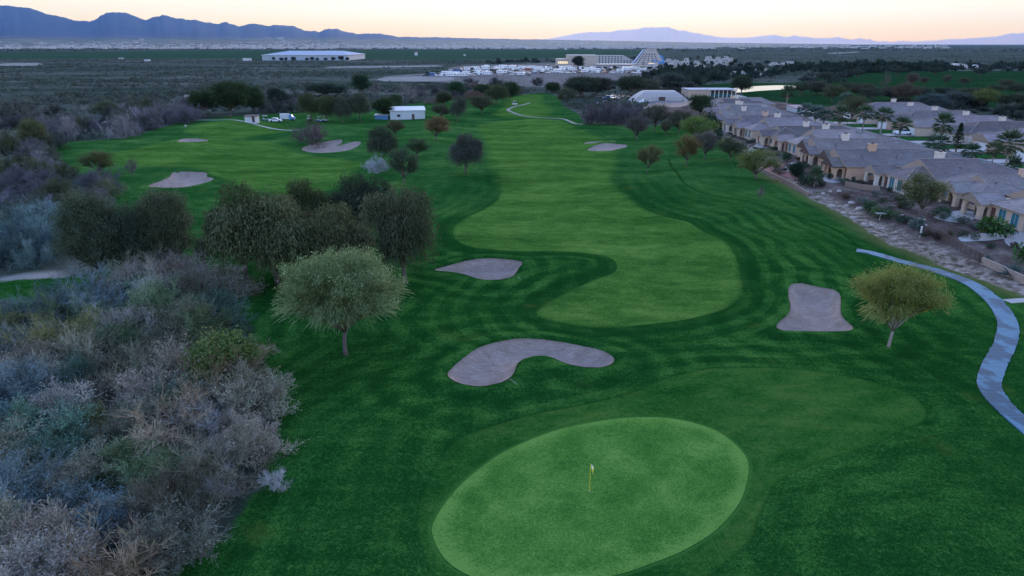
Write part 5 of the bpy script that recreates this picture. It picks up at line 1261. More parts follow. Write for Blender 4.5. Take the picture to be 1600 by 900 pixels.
# small garden things
x, y, z = PT(1437, 372); mb = MB().box(-.09, .09, -.09, .09, -.2, 1.5).box(-.13, .13, -.13, .13, 1.5, 1.58); o = mb.build('marker_post', M_TRIM); o.location = (x, y, z); tag(o, 'white square post at the top end of the iron fence', 'post')
x, y, z = PT(1374, 345); r_ = empty('bird_table', (x, y, z)); MB().tube([(0, 0, -.2), (0, 0, 1.15)], .05, 6).build('post', M_TRIM, r_)
MB().box(-.75, .75, -.4, .4, 1.15, 1.22).box(-.75, .75, -.4, -.34, 1.22, 1.3).box(-.75, .75, .34, .4, 1.22, 1.3).build('tray', flat('grey_wood', (.22, .24, .2)), r_); tag(r_, 'grey bird table on a white post by the clipped hedge', 'bird table')
x, y, z = PT(1381, 327); r_ = empty('garden_lamp', (x, y, z)); MB().tube([(0, 0, -.2), (0, 0, 1.7)], .06, 6).build('post', M_DARKTRIM, r_); MB().box(-.16, .16, -.16, .16, 1.7, 2.05).box(-.22, .22, -.22, .22, 2.05, 2.12).build('lantern', M_DARKTRIM, r_); tag(r_, 'dark garden lamp post among the clipped shrubs', 'lamp post')
rk = color_mat('boulder', .9, .25, 3., .1, .6)
def rock(px, py, s, lab):
    r = np.random.default_rng(int(px * 7 + py)); import bmesh; bm = bmesh.new(); bmesh.ops.create_icosphere(bm, subdivisions=2, radius=1)
    for v in bm.verts: v.co *= 1 + .16 * math.sin(v.co.x * 3 + px) + .14 * math.sin(v.co.y * 4 + py) + r.normal(0, .05); v.co.z *= .6
    me_ = bpy.data.meshes.new('boulder'); bm.to_mesh(me_); bm.free(); me_.materials.append(rk); o_ = link('boulder', me_); o_.location = PT(px, py); o_.scale = (s, s, s); o_.rotation_euler = (0, 0, px); o_.color = (.36, .30, .26, 1); tag(o_, lab, 'boulder', 'boulders on the gravel bank')
for px, py, s in [(1286,303,.5),(1297,300,.4),(1311,299,.5),(1330,318,.6),(1342,327,.7),(1322,322,.45),(1350,350,.5),(1408,337,.4),(1440,344,.5),(1300,322,.6),(1318,333,.5),(1333,341,.55),(1362,352,.4),(1445,352,.35)]:
    rock(px, py, s, 'pale boulder lying on the gravel bank above the turf')
# flagstick on the green
x, y, z = PT(921, 768.5); zt = top_z(y, 725) ; fr = empty('flagstick', (x, y, z + .02)); hh = zt - z
MB().tube([(0, 0, -.1), (0, 0, hh)], [.022, .018], 8).build('pole', flat('yellow_pole_paint', (.62, .50, .03), .4), fr)
fm = MB(); nfl = 7
def flv(i, k): s = i / nfl; return (.03 + .20 * math.sin(s * 1.9) * (1 - .35 * k) + .035 * math.sin(5 * s + 2 * k), .05 * math.sin(7 * s + 3 * k), hh - .04 - .62 * s ** 1.1 - .26 * k * (1 - .4 * s))
for i in range(nfl):
    for k in range(3): fm.poly([flv(i, k / 3), flv(i + 1, k / 3), flv(i + 1, (k + 1) / 3), flv(i, (k + 1) / 3)], 0 if i < 2 else 1)
fm.build('flag', [flat('white_flag_cloth', (.75, .74, .62), .8), flat('yellow_flag_cloth', (.75, .62, .08), .8)], fr, smooth=True)
MB().tube([(0, 0, -.1), (0, 0, .012)], .07, 14).build('cup', flat('cup_liner', (.12, .13, .12)), fr); tag(fr, 'yellow flagstick with limp white and yellow flag on the green', 'flagstick')
# bunker rake and yardage marker
for px, py, rz, lab in [(803,598,.6,'bunker rake lying at the inner edge of the kidney bunker'),(811,437,.3,'bunker rake lying at the right end of the upper bunker')]:
    x, y, z = PT(px, py); r_ = empty('bunker_rake', (x, y, z + .06), rz); r_.scale = (.6, .6, .6); MB().tube([(0, -.9, .02), (0, .9, .06)], .02, 6).build('handle', M_TRIM, r_)
    h_ = MB().box(-.35, .35, .88, .95, -.02, .06)
    for k in range(9): h_.box(-.34 + k * .08, -.32 + k * .08, .9, .93, -.1, -.02)
    h_.build('rake_head', M_DARKTRIM, r_); tag(r_, lab, 'rake')
# ------------------------------------------------------------------ vehicles
M_PAINT = color_mat('car_paint', .35, .03, 1., .5)
M_TYRE = flat('tyre_rubber', (.02, .02, .02), .9)
M_CGLASS = flat('car_glass', (.02, .025, .03), .08, .2, spec=.7)
M_LIGHTS = flat('lamp_lens', (.6, .55, .5), .3)
def vehicle_mesh(kind):
    mb = MB()
    if kind == 'sedan': L, Wd, prof, cab, wheels = 4.6, 1.8, [(-2.3,.3),(2.3,.3),(2.3,.72),(1.2,.88),(.55,1.42),(-1.0,1.45),(-1.7,.98),(-2.3,.92)], [(1.05,.92),(.52,1.36),(-.95,1.38),(-1.5,.98)], (-1.4, 1.4)
    elif kind == 'suv': L, Wd, prof, cab, wheels = 4.8, 1.95, [(-2.4,.35),(2.4,.35),(2.4,.9),(1.25,1.05),(.6,1.72),(-2.1,1.76),(-2.4,1.0)], [(1.1,1.1),(.55,1.62),(-2.0,1.66),(-2.2,1.1)], (-1.5, 1.5)
    elif kind == 'pickup': L, Wd, prof, cab, wheels = 5.6, 2.0, [(-2.8,.42),(2.8,.42),(2.8,.98),(1.4,1.1),(.85,1.78),(-.6,1.8),(-.75,1.12),(-2.8,1.12)], [(1.25,1.16),(.8,1.68),(-.5,1.7),(-.6,1.16)], (-1.75, 1.8)
    elif kind == 'rv': L, Wd, prof, cab, wheels = 9.5, 2.5, [(-4.7,.5),(4.5,.5),(4.8,.9),(4.7,2.2),(4.4,3.1),(-4.6,3.2),(-4.75,3.1)], [(4.55,1.6),(4.5,2.3),(2.6,2.35),(2.6,1.6)], (-2.6, 3.3)
    elif kind == 'trailer': L, Wd, prof, cab, wheels = 7.5, 2.4, [(-3.6,.6),(3.2,.6),(3.7,1.4),(3.4,2.75),(-3.5,2.85),(-3.7,2.6)], [(1.5,1.5),(1.5,2.15),(.3,2.15),(.3,1.5)], (-.5, .5)
    h = Wd / 2
    mb.extrude(prof, 'y', -h, h, 0)
    for s in (-1, 1): mb.poly([(a, s * (h + .012), b) for a, b in (cab if s < 0 else cab[::-1])], 1)
    if kind in ('rv', 'trailer'):
        for x0 in ((-3.8, -1.9, .1) if kind == 'rv' else (-2.8, -1.2)):
            for s in (-1, 1): mb.poly([(x0, s * (h + .012), 1.6), (x0 + 1.1, s * (h + .012), 1.6), (x0 + 1.1, s * (h + .012), 2.2), (x0, s * (h + .012), 2.2)][::1 if s < 0 else -1], 1)
        mb.box(-1.2, -.3, -.4, .4, prof[-2][1], prof[-2][1] + .22, 0); mb.box(1.2, 1.8, -.3, .3, prof[-3][1] - .05, prof[-3][1] + .15, 3)
    else:
        (xa, za), (xb, zb) = prof[3], prof[4]; mb.poly([(xa * .98 + .02, -h * .85, za + .03), (xa * .98 + .02, h * .85, za + .03), (xb + .02, h * .8, zb - .06), (xb + .02, -h * .8, zb - .06)], 1)
        for s in (-.7, .7): mb.box(L / 2 - .01, L / 2 + .02, s * h - .18, s * h + .18, .6, .78, 3)
    for wx in wheels:
        for s in (-1, 1): mb.tube([(wx, s * (h - .2), .36), (wx, s * (h + .03), .36)], .36, 12, 2)
    o = mb.build('vehicle', [M_PAINT, M_CGLASS, M_TYRE, M_LIGHTS]); me_ = o.data; bpy.data.objects.remove(o); return me_
VM = {k: vehicle_mesh(k) for k in ('sedan', 'suv', 'pickup', 'rv', 'trailer')}
NAMES = {'sedan': ('parked_car', 'car'), 'suv': ('parked_suv', 'car'), 'pickup': ('pickup_truck', 'pickup'), 'rv': ('motorhome', 'motorhome'), 'trailer': ('caravan_trailer', 'caravan')}
CCOL = {'white': (.72,.72,.72), 'silver': (.42,.44,.46), 'dark': (.03,.035,.045), 'blue': (.05,.12,.26), 'red': (.22,.05,.04), 'beige': (.5,.44,.36)}
def put_vehicle(kind, x, y, rz, cname, label, group):
    nm, cat = NAMES[kind]; o = link(nm, VM[kind]); o.location = (x, y, hgt(x, y) + .02); o.rotation_euler = (0, 0, rz); o.color = (*CCOL[cname], 1); return tag(o, label, cat, group)
# rows of motorhomes and cars in the dirt lot
rows = [(119.3,665,745,.7,10),(117.3,698,790,.6,12),(117.6,800,835,.3,10),(114.6,745,1000,.15,8.5),(112.6,715,1000,.3,8.5),(110.6,705,1005,.55,9),(108.8,720,1010,.6,9),(107.2,735,900,.6,9),(105.6,760,880,.45,9.5),(106.8,925,1020,.1,8)]
kinds_w = {'white': .36, 'silver': .16, 'dark': .30, 'blue': .08, 'red': .04, 'beige': .06}
for py, xa, xb, prv, stp in rows:
    x_ = xa
    while x_ < xb:
        u = rng.random(); k = ('rv' if rng.random() < .6 else 'trailer') if u < prv else ('suv', 'sedan', 'pickup')[rng.integers(0, 3)]
        cn = rng.choice(list(kinds_w), p=list(kinds_w.values()))
        if k in ('rv', 'trailer') and rng.random() < .75: cn = 'white'
        wx, wy = W(x_, py + rng.normal(0, .25)); rz = rng.normal(0, .12) + (0 if rng.random() < .75 else math.pi / 2)
        w2 = {'rv': 'motorhome', 'trailer': 'caravan', 'suv': 'large car', 'sedan': 'low car', 'pickup': 'pickup'}[k]
        put_vehicle(k, wx, wy, rz, cn, f'{cn} {w2} parked in the rows of the far dirt lot', f'{cn} {w2}s in the far dirt lot')
        x_ += stp * rng.uniform(.8, 1.5) * (1.35 if k in ('rv', 'trailer') else .95)
# car park by the white arched building
M_LOTA = flat('car_park_asphalt', (.035, .045, .065), .8, .3, .3)
tag(sheet('car_park', wpoly([(925,158),(945,150),(985,149),(992,157),(1080,158),(1076,168),(1050,173),(990,171),(950,166)], 3), 1.5, .05, M_LOTA), 'dark asphalt car park before the white arched building', 'car park', kind='structure')
for k, px, py, rz, cn, lab in [('suv',937,156,.2,'dark','dark car at the left end of the car park'),('pickup',949,155,.1,'blue','blue pickup with pale load in the car park'),('sedan',958,153,.3,'white','white car behind two dark ones in the car park'),('suv',960,158,.2,'dark','dark car in front of the white one in the car park'),
   ('sedan',984,156,2.2,'dark','dark car parked at the left corner of the white arched building'),('sedan',997,159,.3,'blue','blue car left of the long white pickup'),('pickup',1006,161,.35,'white','long white pickup before the white arched building'),('pickup',1014,158,.3,'white','white pickup close to the white arched building wall'),
   ('suv',1048,158,.1,'dark','dark car before the right half of the white arched building'),('suv',1059,159,.0,'dark','second dark car before the right half of the white arched building'),('sedan',1158,153,.0,'white','white car parked beside the flat-roofed building')]:
    x, y, z = PT(px, py); put_vehicle(k, x, y, rz, cn, lab, None)
# the white pickup in the second row drive, with its own wheels
def fine_pickup(x, y, rz, lab):
    r_ = empty('pickup_truck', (x, y, hgt(x, y) + .08), rz); b = MB(); h = 1.0
    b.extrude([(-2.8,.45),(2.8,.45),(2.8,.98),(1.4,1.1),(.85,1.78),(-.6,1.8),(-.75,1.12),(-2.8,1.12)], 'y', -h, h); b.build('body', M_PAINT, r_).color = (.78,.8,.82,1)
    for s in (-1, 1):
        MB().poly([(a, s * (h + .012), c) for a, c in ([(1.25,1.16),(.8,1.68),(-.5,1.7),(-.6,1.16)] if s < 0 else [(-.6,1.16),(-.5,1.7),(.8,1.68),(1.25,1.16)])]).build('side_window', M_CGLASS, r_)
        for wx in (-1.75, 1.8): MB().tube([(wx, s * (h - .2), .38), (wx, s * (h + .03), .38)], .38, 14).build('wheel', M_TYRE, r_)
        MB().box(2.79, 2.83, s * .7 - .2, s * .7 + .2, .7, .88).build('headlight', M_LIGHTS, r_)
    MB().poly([(1.39,-.85,1.13),(1.39,.85,1.13),(.87,.8,1.73),(.87,-.8,1.73)]).build('windscreen', M_CGLASS, r_); return tag(r_, lab, 'pickup')
fine_pickup(119.0, 211.4, .05, 'white pickup parked across the drive of a second-row house')

# golf carts, sheds and machines by the left path
def golf_cart(x, y, rz, lab, col=(.75,.75,.75)):
    r_ = empty('golf_cart', (x, y, hgt(x, y)), rz)
    b = MB().extrude([(-1.15,.28),(1.15,.28),(1.2,.62),(.85,.82),(.55,.45),(-.1,.45),(-.15,.75),(-1.1,.8)], 'y', -.58, .58); b.build('body', M_PAINT, r_).color = (*col, 1)
    MB().box(-.6, -.1, -.52, .52, .76, .86).box(-.66, -.55, -.52, .52, .86, 1.25).build('seat', flat('cart_vinyl', (.4,.36,.3)), r_)
    rf = MB().box(-1.0, .8, -.6, .6, 1.82, 1.9)
    rf.build('roof', M_TRIM, r_)
    for px_, py_ in ((-.95,-.55),(-.95,.55),(.75,-.55),(.75,.55)): MB().tube([(px_, py_, .6), (px_ * .95, py_, 1.83)], .025, 5).build('post', M_METAL, r_)
    for wx in (-.8, .85):
        for s in (-1, 1): MB().tube([(wx, s * .45, .22), (wx, s * .62, .22)], .22, 10).build('wheel', M_TYRE, r_)
    return tag(r_, lab, 'golf cart')
M_SHEET = flat('white_sheet_metal', (.50, .51, .52), .55, .1, .6)
M_SHEETB = flat('blue_tarp', (.08, .22, .42), .6, .15)
def box_shed(px0, px1, pyb, pyt, depth, name, label, cat, wallm, roofm, slope=.4, door=True, win=0, rz=0.):
    x0, y0, z0 = PT(px0, pyb); x1 = (px1 - 800) / FP * zc(y0, z0); h = top_z(y0, pyt) - z0; L = x1 - x0
    r_ = empty(name, (x0, y0, z0), rz)
    MB().extrude([(0, -.4), (depth, -.4), (depth, h - slope * .2), (0, h - slope)], 'x', 0, L).build('wall', wallm, r_)
    ov = .35; s = slope * .8 / depth
    MB().extrude([(-ov, h - slope - ov * s + .005), (depth + ov, h - slope * .2 + ov * s + .005), (depth + ov, h - slope * .2 + ov * s + .13), (-ov, h - slope - ov * s + .13)], 'x', -ov, L + ov).build('roof', roofm, r_)
    if door: MB().box(L * .62, L * .62 + 1.0, -.05, -.01, 0, 2.0).build('door', M_DARKTRIM, r_)
    for k in range(win): MB().box(L * (k + .4) / (win + 1), L * (k + .4) / (win + 1) + 1.2, -.05, -.01, 1.0, 1.9).build('window', M_GLASS, r_)
    return tag(r_, label, cat)
box_shed(610, 664, 187, 169.5, 9., 'shed', 'pale shed with a long sloping white roof beside the far trees', 'shed', M_SHEET, M_SHEET, .9, True, 1, .18)
box_shed(383, 401, 191, 181, 3., 'container', 'small pale container with dark roof left of the golf carts', 'container', M_SHEET, M_DARKTRIM, .2, True, 0)
box_shed(586, 606, 186, 179, 3., 'tarp_shelter', 'low bluish shelter left of the pale shed', 'shelter', M_SHEETB, M_SHEET, .3, False, 0)
for px, py, rz, lab, c in [(415,189,.3,'dark blue golf cart with white roof next to the container',(.05,.12,.22)),(484,189,1.2,'dark golf cart with white roof under the trees',(.04,.05,.06)),(500,190,.4,'blue golf cart below the row of dark trees, left one',(.06,.18,.4)),(508,189.5,.2,'blue golf cart below the row of dark trees, right one',(.06,.16,.36)),(804,164,.4,'tiny white golf cart at the bend of the far cart path',(.7,.7,.7))]:
    x, y, z = PT(px, py); golf_cart(x, y, rz, lab, c)
def work_truck(px, py, rz, lab):
    x, y, z = PT(px, py); r_ = empty('work_truck', (x, y, z), rz)
    MB().extrude([(.6,.5),(2.6,.5),(2.6,1.25),(1.9,1.4),(1.6,2.15),(.6,2.2)], 'y', -.95, .95).build('cab', M_SHEETB, r_)
    MB().box(-2.6, .55, -1.0, 1.0, .7, 2.5).build('cargo_box', M_SHEET, r_)
    MB().poly([(1.92,-.85,1.42),(1.92,.85,1.42),(1.63,.8,2.1),(1.63,-.8,2.1)]).build('windscreen', M_CGLASS, r_)
    for wx in (-1.7, 1.8):
        for s in (-1, 1): MB().tube([(wx, s * .75, .4), (wx, s * 1.0, .4)], .4, 12).build('wheel', M_TYRE, r_)
    return tag(r_, lab, 'truck')
work_truck(450, 188.5, .1, 'small truck with white box and blue cab on the left path')
x, y, z = PT(431, 190.5); put_vehicle('sedan', x, y, .1, 'white', 'low white vehicle left of the truck with blue cab', None)
def post_thing(px, py, pyt, r, mat, name, lab, cat, head=None):
    x, y, z = PT(px, py); h = top_z(y, pyt) - z; r_ = empty(name, (x, y, z)); MB().tube([(0, 0, -.3), (0, 0, h)], [r, r * .7], 6).build('pole', mat, r_)
    if head: head(h).build('head', M_TRIM, r_)
    return tag(r_, lab, cat)
post_thing(299, 183, 173, .09, M_TRIM, 'sign_post', 'thin white post at the upper left edge of the fairway', 'post', lambda h: MB().box(-.35, .35, -.05, .05, h - .5, h))
post_thing(290, 198.5, 195.5, .2, M_TRIM, 'tee_marker', 'low white marker beside the hedge at the upper left', 'marker', lambda h: MB().box(-.3, .3, -.3, .3, h - .2, h))
post_thing(1187, 309, 294, .07, M_DARKTRIM, 'yardage_post', 'dark post with a white plate on the rough below the block wall', 'post', lambda h: MB().box(-.22, .22, -.06, .06, h * .55, h * .8))
post_thing(1067, 160, 143, .12, M_METAL, 'lamp_post', 'dark lamp post before the white arched building', 'lamp post', lambda h: MB().box(-.5, .5, -.12, .12, h, h + .15))
post_thing(1103, 157, 138, .1, M_METAL, 'lamp_post', 'lamp post in front of the flat-roofed building', 'lamp post', lambda h: MB().box(-.5, .5, -.12, .12, h, h + .15))
for px, pyt in ((964, 74), (985, 71), (1103, 75)):
    post_thing(px, 98, pyt, .35, M_METAL, 'radio_mast', {964: 'thin mast above the middle hotel wing', 985: 'thin mast just left of the stepped hotel tower', 1103: 'thin mast right of the stepped hotel tower'}[px], 'mast')

# white arched building
x0, y0, z0 = PT(988, 160); s = zc(y0, 0) / FP; L = 90 * s; h = top_z(y0, 142.5) - z0; dep = 14.
r_ = empty('arched_building', (x0, y0, z0)); sh = MB()
prof = [(0.0, 0.0), (.05 * dep, .45 * h), (.16 * dep, .78 * h), (.32 * dep, .97 * h), (.5 * dep, h), (.68 * dep, .97 * h), (.84 * dep, .78 * h), (.95 * dep, .45 * h), (dep, 0)]
nb = 14
def ins(z): return L * .235 * (z / h) ** 1.25
for (ya, za), (yb, zb) in zip(prof[:-1], prof[1:]):
    for k in range(nb):
        ua, ub = k / nb, (k + 1) / nb
        def pt(u, yy, zz): i = ins(zz); return (i + (L - 2 * i) * u, yy, zz)
        sh.poly([pt(ua, ya, za), pt(ub, ya, za), pt(ub, yb, zb), pt(ua, yb, zb)])
for e in (0, 1):
    for (ya, za), (yb, zb) in zip(prof[:4], prof[1:5]):
        A = [(ins(za) if e == 0 else L - ins(za), ya, za), (ins(zb) if e == 0 else L - ins(zb), yb, zb), (ins(zb) if e == 0 else L - ins(zb), dep - yb, zb), (ins(za) if e == 0 else L - ins(za), dep - ya, za)]
        sh.poly(A if e == 0 else A[::-1])
sh.build('shell', flat('white_tent_fabric', (.38, .33, .31), .7, .1, .4), r_)
for k in range(1, nb):
    u = k / nb; MB().tube([(ins(zz) + (L - 2 * ins(zz)) * u, yy - (.03 if yy < dep / 2 else -.03), zz + .03) for yy, zz in prof], .06, 5).build('rib', M_TRIM, r_)
MB().box(L * .46, L * .46 + 3, -.12, .5, 0, 2.6).build('door', M_DARKTRIM, r_); tag(r_, 'long white arched fabric building with sloping ends', 'building')

# flat-roofed building with white posts
x0, y0, z0 = PT(1075, 154); s = zc(y0, 0) / FP; r_ = empty('flat_roofed_building', (x0, y0, z0)); L1, L2, h = 33 * s, 42 * s, top_z(y0, 141) - z0
MB().box(0, L1, 0, 16, -.3, h).build('wall', flat('tan_plaster', (.46, .33, .25), .9), r_)
MB().box(L1 + .005, L1 + L2, 2.5, 16, -.3, h - .5).build('rear_wall', M_DARK, r_)
MB().box(-.3, L1 + L2 + .3, -.3, 16.3, h + .004, h + .35).build('roof', flat('grey_flat_roof', (.30, .32, .36), .9), r_)
for k in range(7):
    MB().box(L1 + .3 + k * (L2 - .8) / 6, L1 + .7 + k * (L2 - .8) / 6, .1, .5, -.2, h).build('column', M_TRIM, r_)
for k in range(6): MB().box(L1 + 1.3 + k * (L2 - .8) / 6, L1 + 2.9 + k * (L2 - .8) / 6, 2.42, 2.49, .8, 2.4).build('window', M_TEAL, r_)
tag(r_, 'flat-roofed tan building with a row of white posts', 'building')
box_shed(1242, 1262, 176, 167, 9., 'shed', 'low shed with reddish roof behind the bluish palms', 'shed', M_SHEET, flat('pink_roof', (.36, .22, .21), .8), .5, False, 2)

# the long white warehouse
x0, y0, z0 = PT(410, 94.5); s = zc(y0, 0) / FP; L = 133 * s; h = top_z(y0, 80.5) - z0; eh = h * .58; dep = 150.
r_ = empty('warehouse', (x0, y0, z0)); MB().box(0, L, 0, dep, -1, eh).build('wall', flat('white_warehouse_wall', (.36, .38, .41), .7, .08, .02), r_)
rm = MB(); hip(rm, 0, L, 0, dep, eh, h, L * .17, L * .17, oh=1.2, fas=.5); rm.build('roof', [flat('blue_white_roof', (.17, .24, .33), .6, .08, .02), M_TRIM, M_TRIM], r_)
for k in range(7): MB().box(L * (.08 + k * .13), L * (.08 + k * .13) + 6, -.25, -.02, .2, 5).build('loading_door', flat('grey_door', (.3, .36, .42)), r_)
tag(r_, 'very long white warehouse standing alone on the desert flat', 'warehouse')
for px, wpx, pyt in ((428,5,89),(440,7,90),(447,5,89.5),(459,8,88.5),(480,6,90),(488,7,89),(496,5,90),(509,6,90),(521,7,89),(533,9,87.5),(543,6,89)):
    plant_px('dense', px, 95.2, wpx, pyt, (.024,.034,.03), 'tree', 'small dark tree in the row along the front of the white warehouse', T, 'trees in front of the warehouse', var=int(px) % 3)
for px, py, pyt, wpx, lab in ((385,95,91,11,'white flat box building left of the warehouse'),(229,95.6,93,7,'small white box on the far left desert'),(188,92,90.5,6,'tiny pale farm building on the far green strip'),(650,86.5,81,4,'slim white tower with red top on the far flat'),(726,87.4,85,3,'tiny white hut on the far flat left of the vehicle lot'),(884,78,75.5,3,'tiny white hut on the horizon strip')):
    x, y, z = PT(px, py); w_ = wpx * zc(y, 0) / FP; h_ = top_z(y, pyt) - z; r_ = empty('far_building', (x - w_ / 2, y, z)); MB().box(0, w_, 0, w_ * .7, -1, h_ * .85).build('wall', M_SHEET, r_); MB().box(-.5, w_ + .5, -.5, w_ * .7 + .5, h_ * .85 + .01, h_).build('roof', M_SHEET if px != 650 else flat('red_band', (.4, .08, .06)), r_); tag(r_, lab, 'building')

# ------------------------------------------------------------------ hotel complex
M_CREAMW = flat('cream_hotel_wall', (.44, .36, .30), .85, .08, .05)
M_WHITEW = flat('white_hotel_wall', (.42, .39, .37), .85, .08, .05)
M_BLUEG = flat('blue_sloping_glass', (.05, .17, .32), .55, .2, .05, spec=.3)
M_LAMP = flat('warm_lit_window', (.9, .7, .4), .5, .05, emit=(1., .72, .36), estr=.10)
def at_m(px, pyb): x, y, z = PT(px, pyb); return x, y, z, zc(y, z) / FP
x, y, z, s = at_m(871, 105); h = top_z(y, 87) - z; r_ = empty('hotel_block', (x, y, z)); L = 62 * s
MB().box(17 * s, L, 0, 45, -1, h).build('wall', M_CREAMW, r_); MB().box(0, 17 * s - .01, 3, 40, -1, h * .72).build('side_wing', M_CREAMW, r_)
for k in range(6): MB().box(1 + k * 2.1, 2.3 + k * 2.1, 2.9, 2.98, h * .30, h * .5).build('lit_window', M_LAMP, r_)
MB().box(17 * s - .5, L + .5, -.5, 45.5, h + .01, h + .6).build('parapet', M_WHITEW, r_); tag(r_, 'windowless cream hotel block behind the very dark round tree', 'hotel')
x, y, z, s = at_m(934, 101); h = top_z(y, 86.5) - z; L = 55 * s; r_ = empty('hotel_wing', (x, y, z)); MB().extrude([(0, -1), (L, -1), (L, h * .45), (L * .72, h), (0, h)], 'y', 0, 18).build('wall', M_WHITEW, r_)
for j in range(4):
    for k in range(11 if j < 2 else 8):
        MB().box(1.2 + k * L * .088, 2.9 + k * L * .088, -.06, -.01, 1.2 + j * h * .235, 2.9 + j * h * .235).build('window', M_GLASS, r_)
tag(r_, 'white hotel wing with four rows of dark windows', 'hotel')
x, y, z, s = at_m(932, 106); h = top_z(y, 100) - z; L = 58 * s; r_ = empty('canopy_building', (x, y, z)); MB().box(0, L, 0, 16, -1, h * .75).build('wall', M_WHITEW, r_); MB().box(-1, L + 1, -1.5, 17, h * .75 + .01, h).build('roof', M_TRIM, r_); tag(r_, 'low white canopy building in front of the windowed hotel wing', 'building')
# stepped tower with sloping blue glass
x, y, z, s = at_m(992, 102.5); L = 47 * s; H_ = top_z(y, 77) - z; r_ = empty('stepped_hotel_tower', (x, y, z)); nst = 8
for k in range(nst):
    a = L * .40 * (k / nst) ** 1.05; b = L - L * .30 * (k / nst); MB().box(a, b, k * 1.6, 24, -1 if k == 0 else H_ * k / nst + .01, H_ * (k + 1) / nst).build('tier', M_WHITEW if k % 2 == 0 else M_CREAMW, r_)
    if k < 6:
        for q_ in range(5): MB().box(a + 2 + q_ * (b - a - 5) / 5, a + 3.6 + q_ * (b - a - 5) / 5, k * 1.6 - .06, k * 1.6 - .01, H_ * (k + .25) / nst, H_ * (k + .8) / nst).build('window', M_GLASS, r_)
g = MB(); g.add([(L * .60, -1.2, H_ * .12), (L * 1.0, -1.2, H_ * .12), (L * .95, 11.5, H_ * .62), (L * .62, 11.5, H_ * .74), (L * .60, 3, H_ * .1), (L * 1.0, 3, H_ * .1)], [(0, 1, 2, 3), (0, 3, 4), (1, 5, 2)]); g.build('glass_slope', M_BLUEG, r_)
g = MB(); g.add([(-3.0, 8, 0), (.5, 8, 0), (L * .40 + .3, 12.5, H_), (L * .37 - 1.5, 12.5, H_), (-3.0, 20, 0), (L * .37 - 1.5, 20, H_)], [(0, 1, 2, 3), (0, 3, 5, 4)]); g.build('glass_slope', M_BLUEG, r_)
MB().box(L * .3, L * .75, -6, -.02, -1, 4.2).build('entrance', M_CREAMW, r_); MB().box(L * .42, L * .6, -6.07, -6.01, .5, 3.2).build('lit_window', M_LAMP, r_); tag(r_, 'stepped white hotel tower with sloping blue glass sides', 'hotel')
# white villas
VIL = [(988,107,20,99,'long white terrace below the stepped tower, left half'),(1010,107.3,24,100,'long white terrace below the stepped tower, right half'),(1038,100,13,92,'white villa just right of the stepped tower'),(1052,101,14,93.5,'second white villa right of the stepped tower'),(1040,106,20,99,'white villa at the front right of the tower'),(1066,103,12,91,'tall pale villa in the middle of the villa rows'),(1064,107,18,101,'low white villa in front of the tall pale one'),
 (1084,101,10,95,'white villa behind the dark palms'),(1088,106,14,100,'low white villa left of the tallest white block'),(1103,99,14,88.5,'tallest white villa block in the villa rows'),(1118,98,10,89,'white villa next to the tallest white block, right'),(1129,97,11,88,'white villa block near the right end of the rows'),(1140,96,8,90,'small white villa at the right end of the rows'),(1118,104,14,97,'white villa in the second line at the right'),(1135,102,10,95,'white villa at the right end of the second line'),
 (1058,117,12,111,'white house alone among dark trees, left'),(1072,116,6,111,'tiny white house beside the dark hedge trees'),(1143,119,9,111.5,'white house left of the pond trees'),(1158,118,7,111,'narrow white house left of the pond trees'),(1170,116,16,108,'pale house with broad roof above the pond'),(1180,119,12,112.5,'low white house just above the pond'),(1118,107.5,12,104,'low pale roof in front of the villa rows'),(1205,103,14,98,'pale villa roof among the trees on the right'),(1225,101,18,96.5,'long pale roof at the right end of the resort'),(1192,112,12,107.5,'grey roofed house right of the pale broad roof'),
 (1490,107,22,99.5,'white domed building beyond the far green'),(1521,106,8,101,'small white shed right of the white domed building')]
for i, (px, pyb, wpx, pyt, lab) in enumerate(VIL):
    x, y, z, s = at_m(px, pyb); h = max(2.5, top_z(y, pyt) - z); L = wpx * s; r_ = empty('villa', (x, y, z)); d_ = min(L * .8, 16)
    b = MB().box(0, L, 0, d_, -1, h * .62)
    if 'domed' in lab:
        b = MB().box(0, L, 0, d_, -1, h * .35); dm = MB().extrude([(-L * 0 + L * .5 - L * .5 * math.cos(math.pi * k / 12), h * .36 + h * .64 * math.sin(math.pi * k / 12)) for k in range(13)], 'y', 0, d_); dm.build('dome', M_WHITEW, r_)
    else:
        up = MB().box(L * (.1 + .12 * (i % 3)), L * (.62 + .1 * (i % 3)), .6, d_ - .6, h * .62 + .01, h).build('upper_floor', M_WHITEW, r_)
        MB().box(L * .3, L * .3 + 1.4, .52, .59, h * .7, h * .88).build('window', M_GLASS, r_)
    b.build('wall', M_WHITEW if i % 4 else M_CREAMW, r_)
    for k in range(max(1, int(L / 5))): MB().box(1 + k * 4.6, 2.6 + k * 4.6, -.06, -.01, h * .18, h * .42).build('window', M_GLASS, r_)
    tag(r_, lab, 'villa')
for px, py, wpx, tp in [(1030,108,10,103),(1048,107,9,101),(1060,100,5,92),(1072,108,9,102),(1080,104,7,96),(1095,107,8,100),(1100,103,6,95),(1112,103,6,95),(1124,106,8,99),(1130,107,8,101),(1142,104,8,96),(1148,100,7,92),(1156,106,9,99),(1170,104,9,97),(1185,105,10,98),(1198,100,8,94),(1215,107,10,101),(938,99,5,89),(930,102,4,93),(925,100,5,90),(975,108,7,103),(960,108,7,103),(945,108,6,104),(870,107,5,102),(1003,109,8,104),(1015,109,8,104)]:
    plant_px('dense', px, py, wpx, tp, (.020,.030,.026), 'tree', 'small dark tree among the white hotel villas', T, 'trees among the hotel villas')
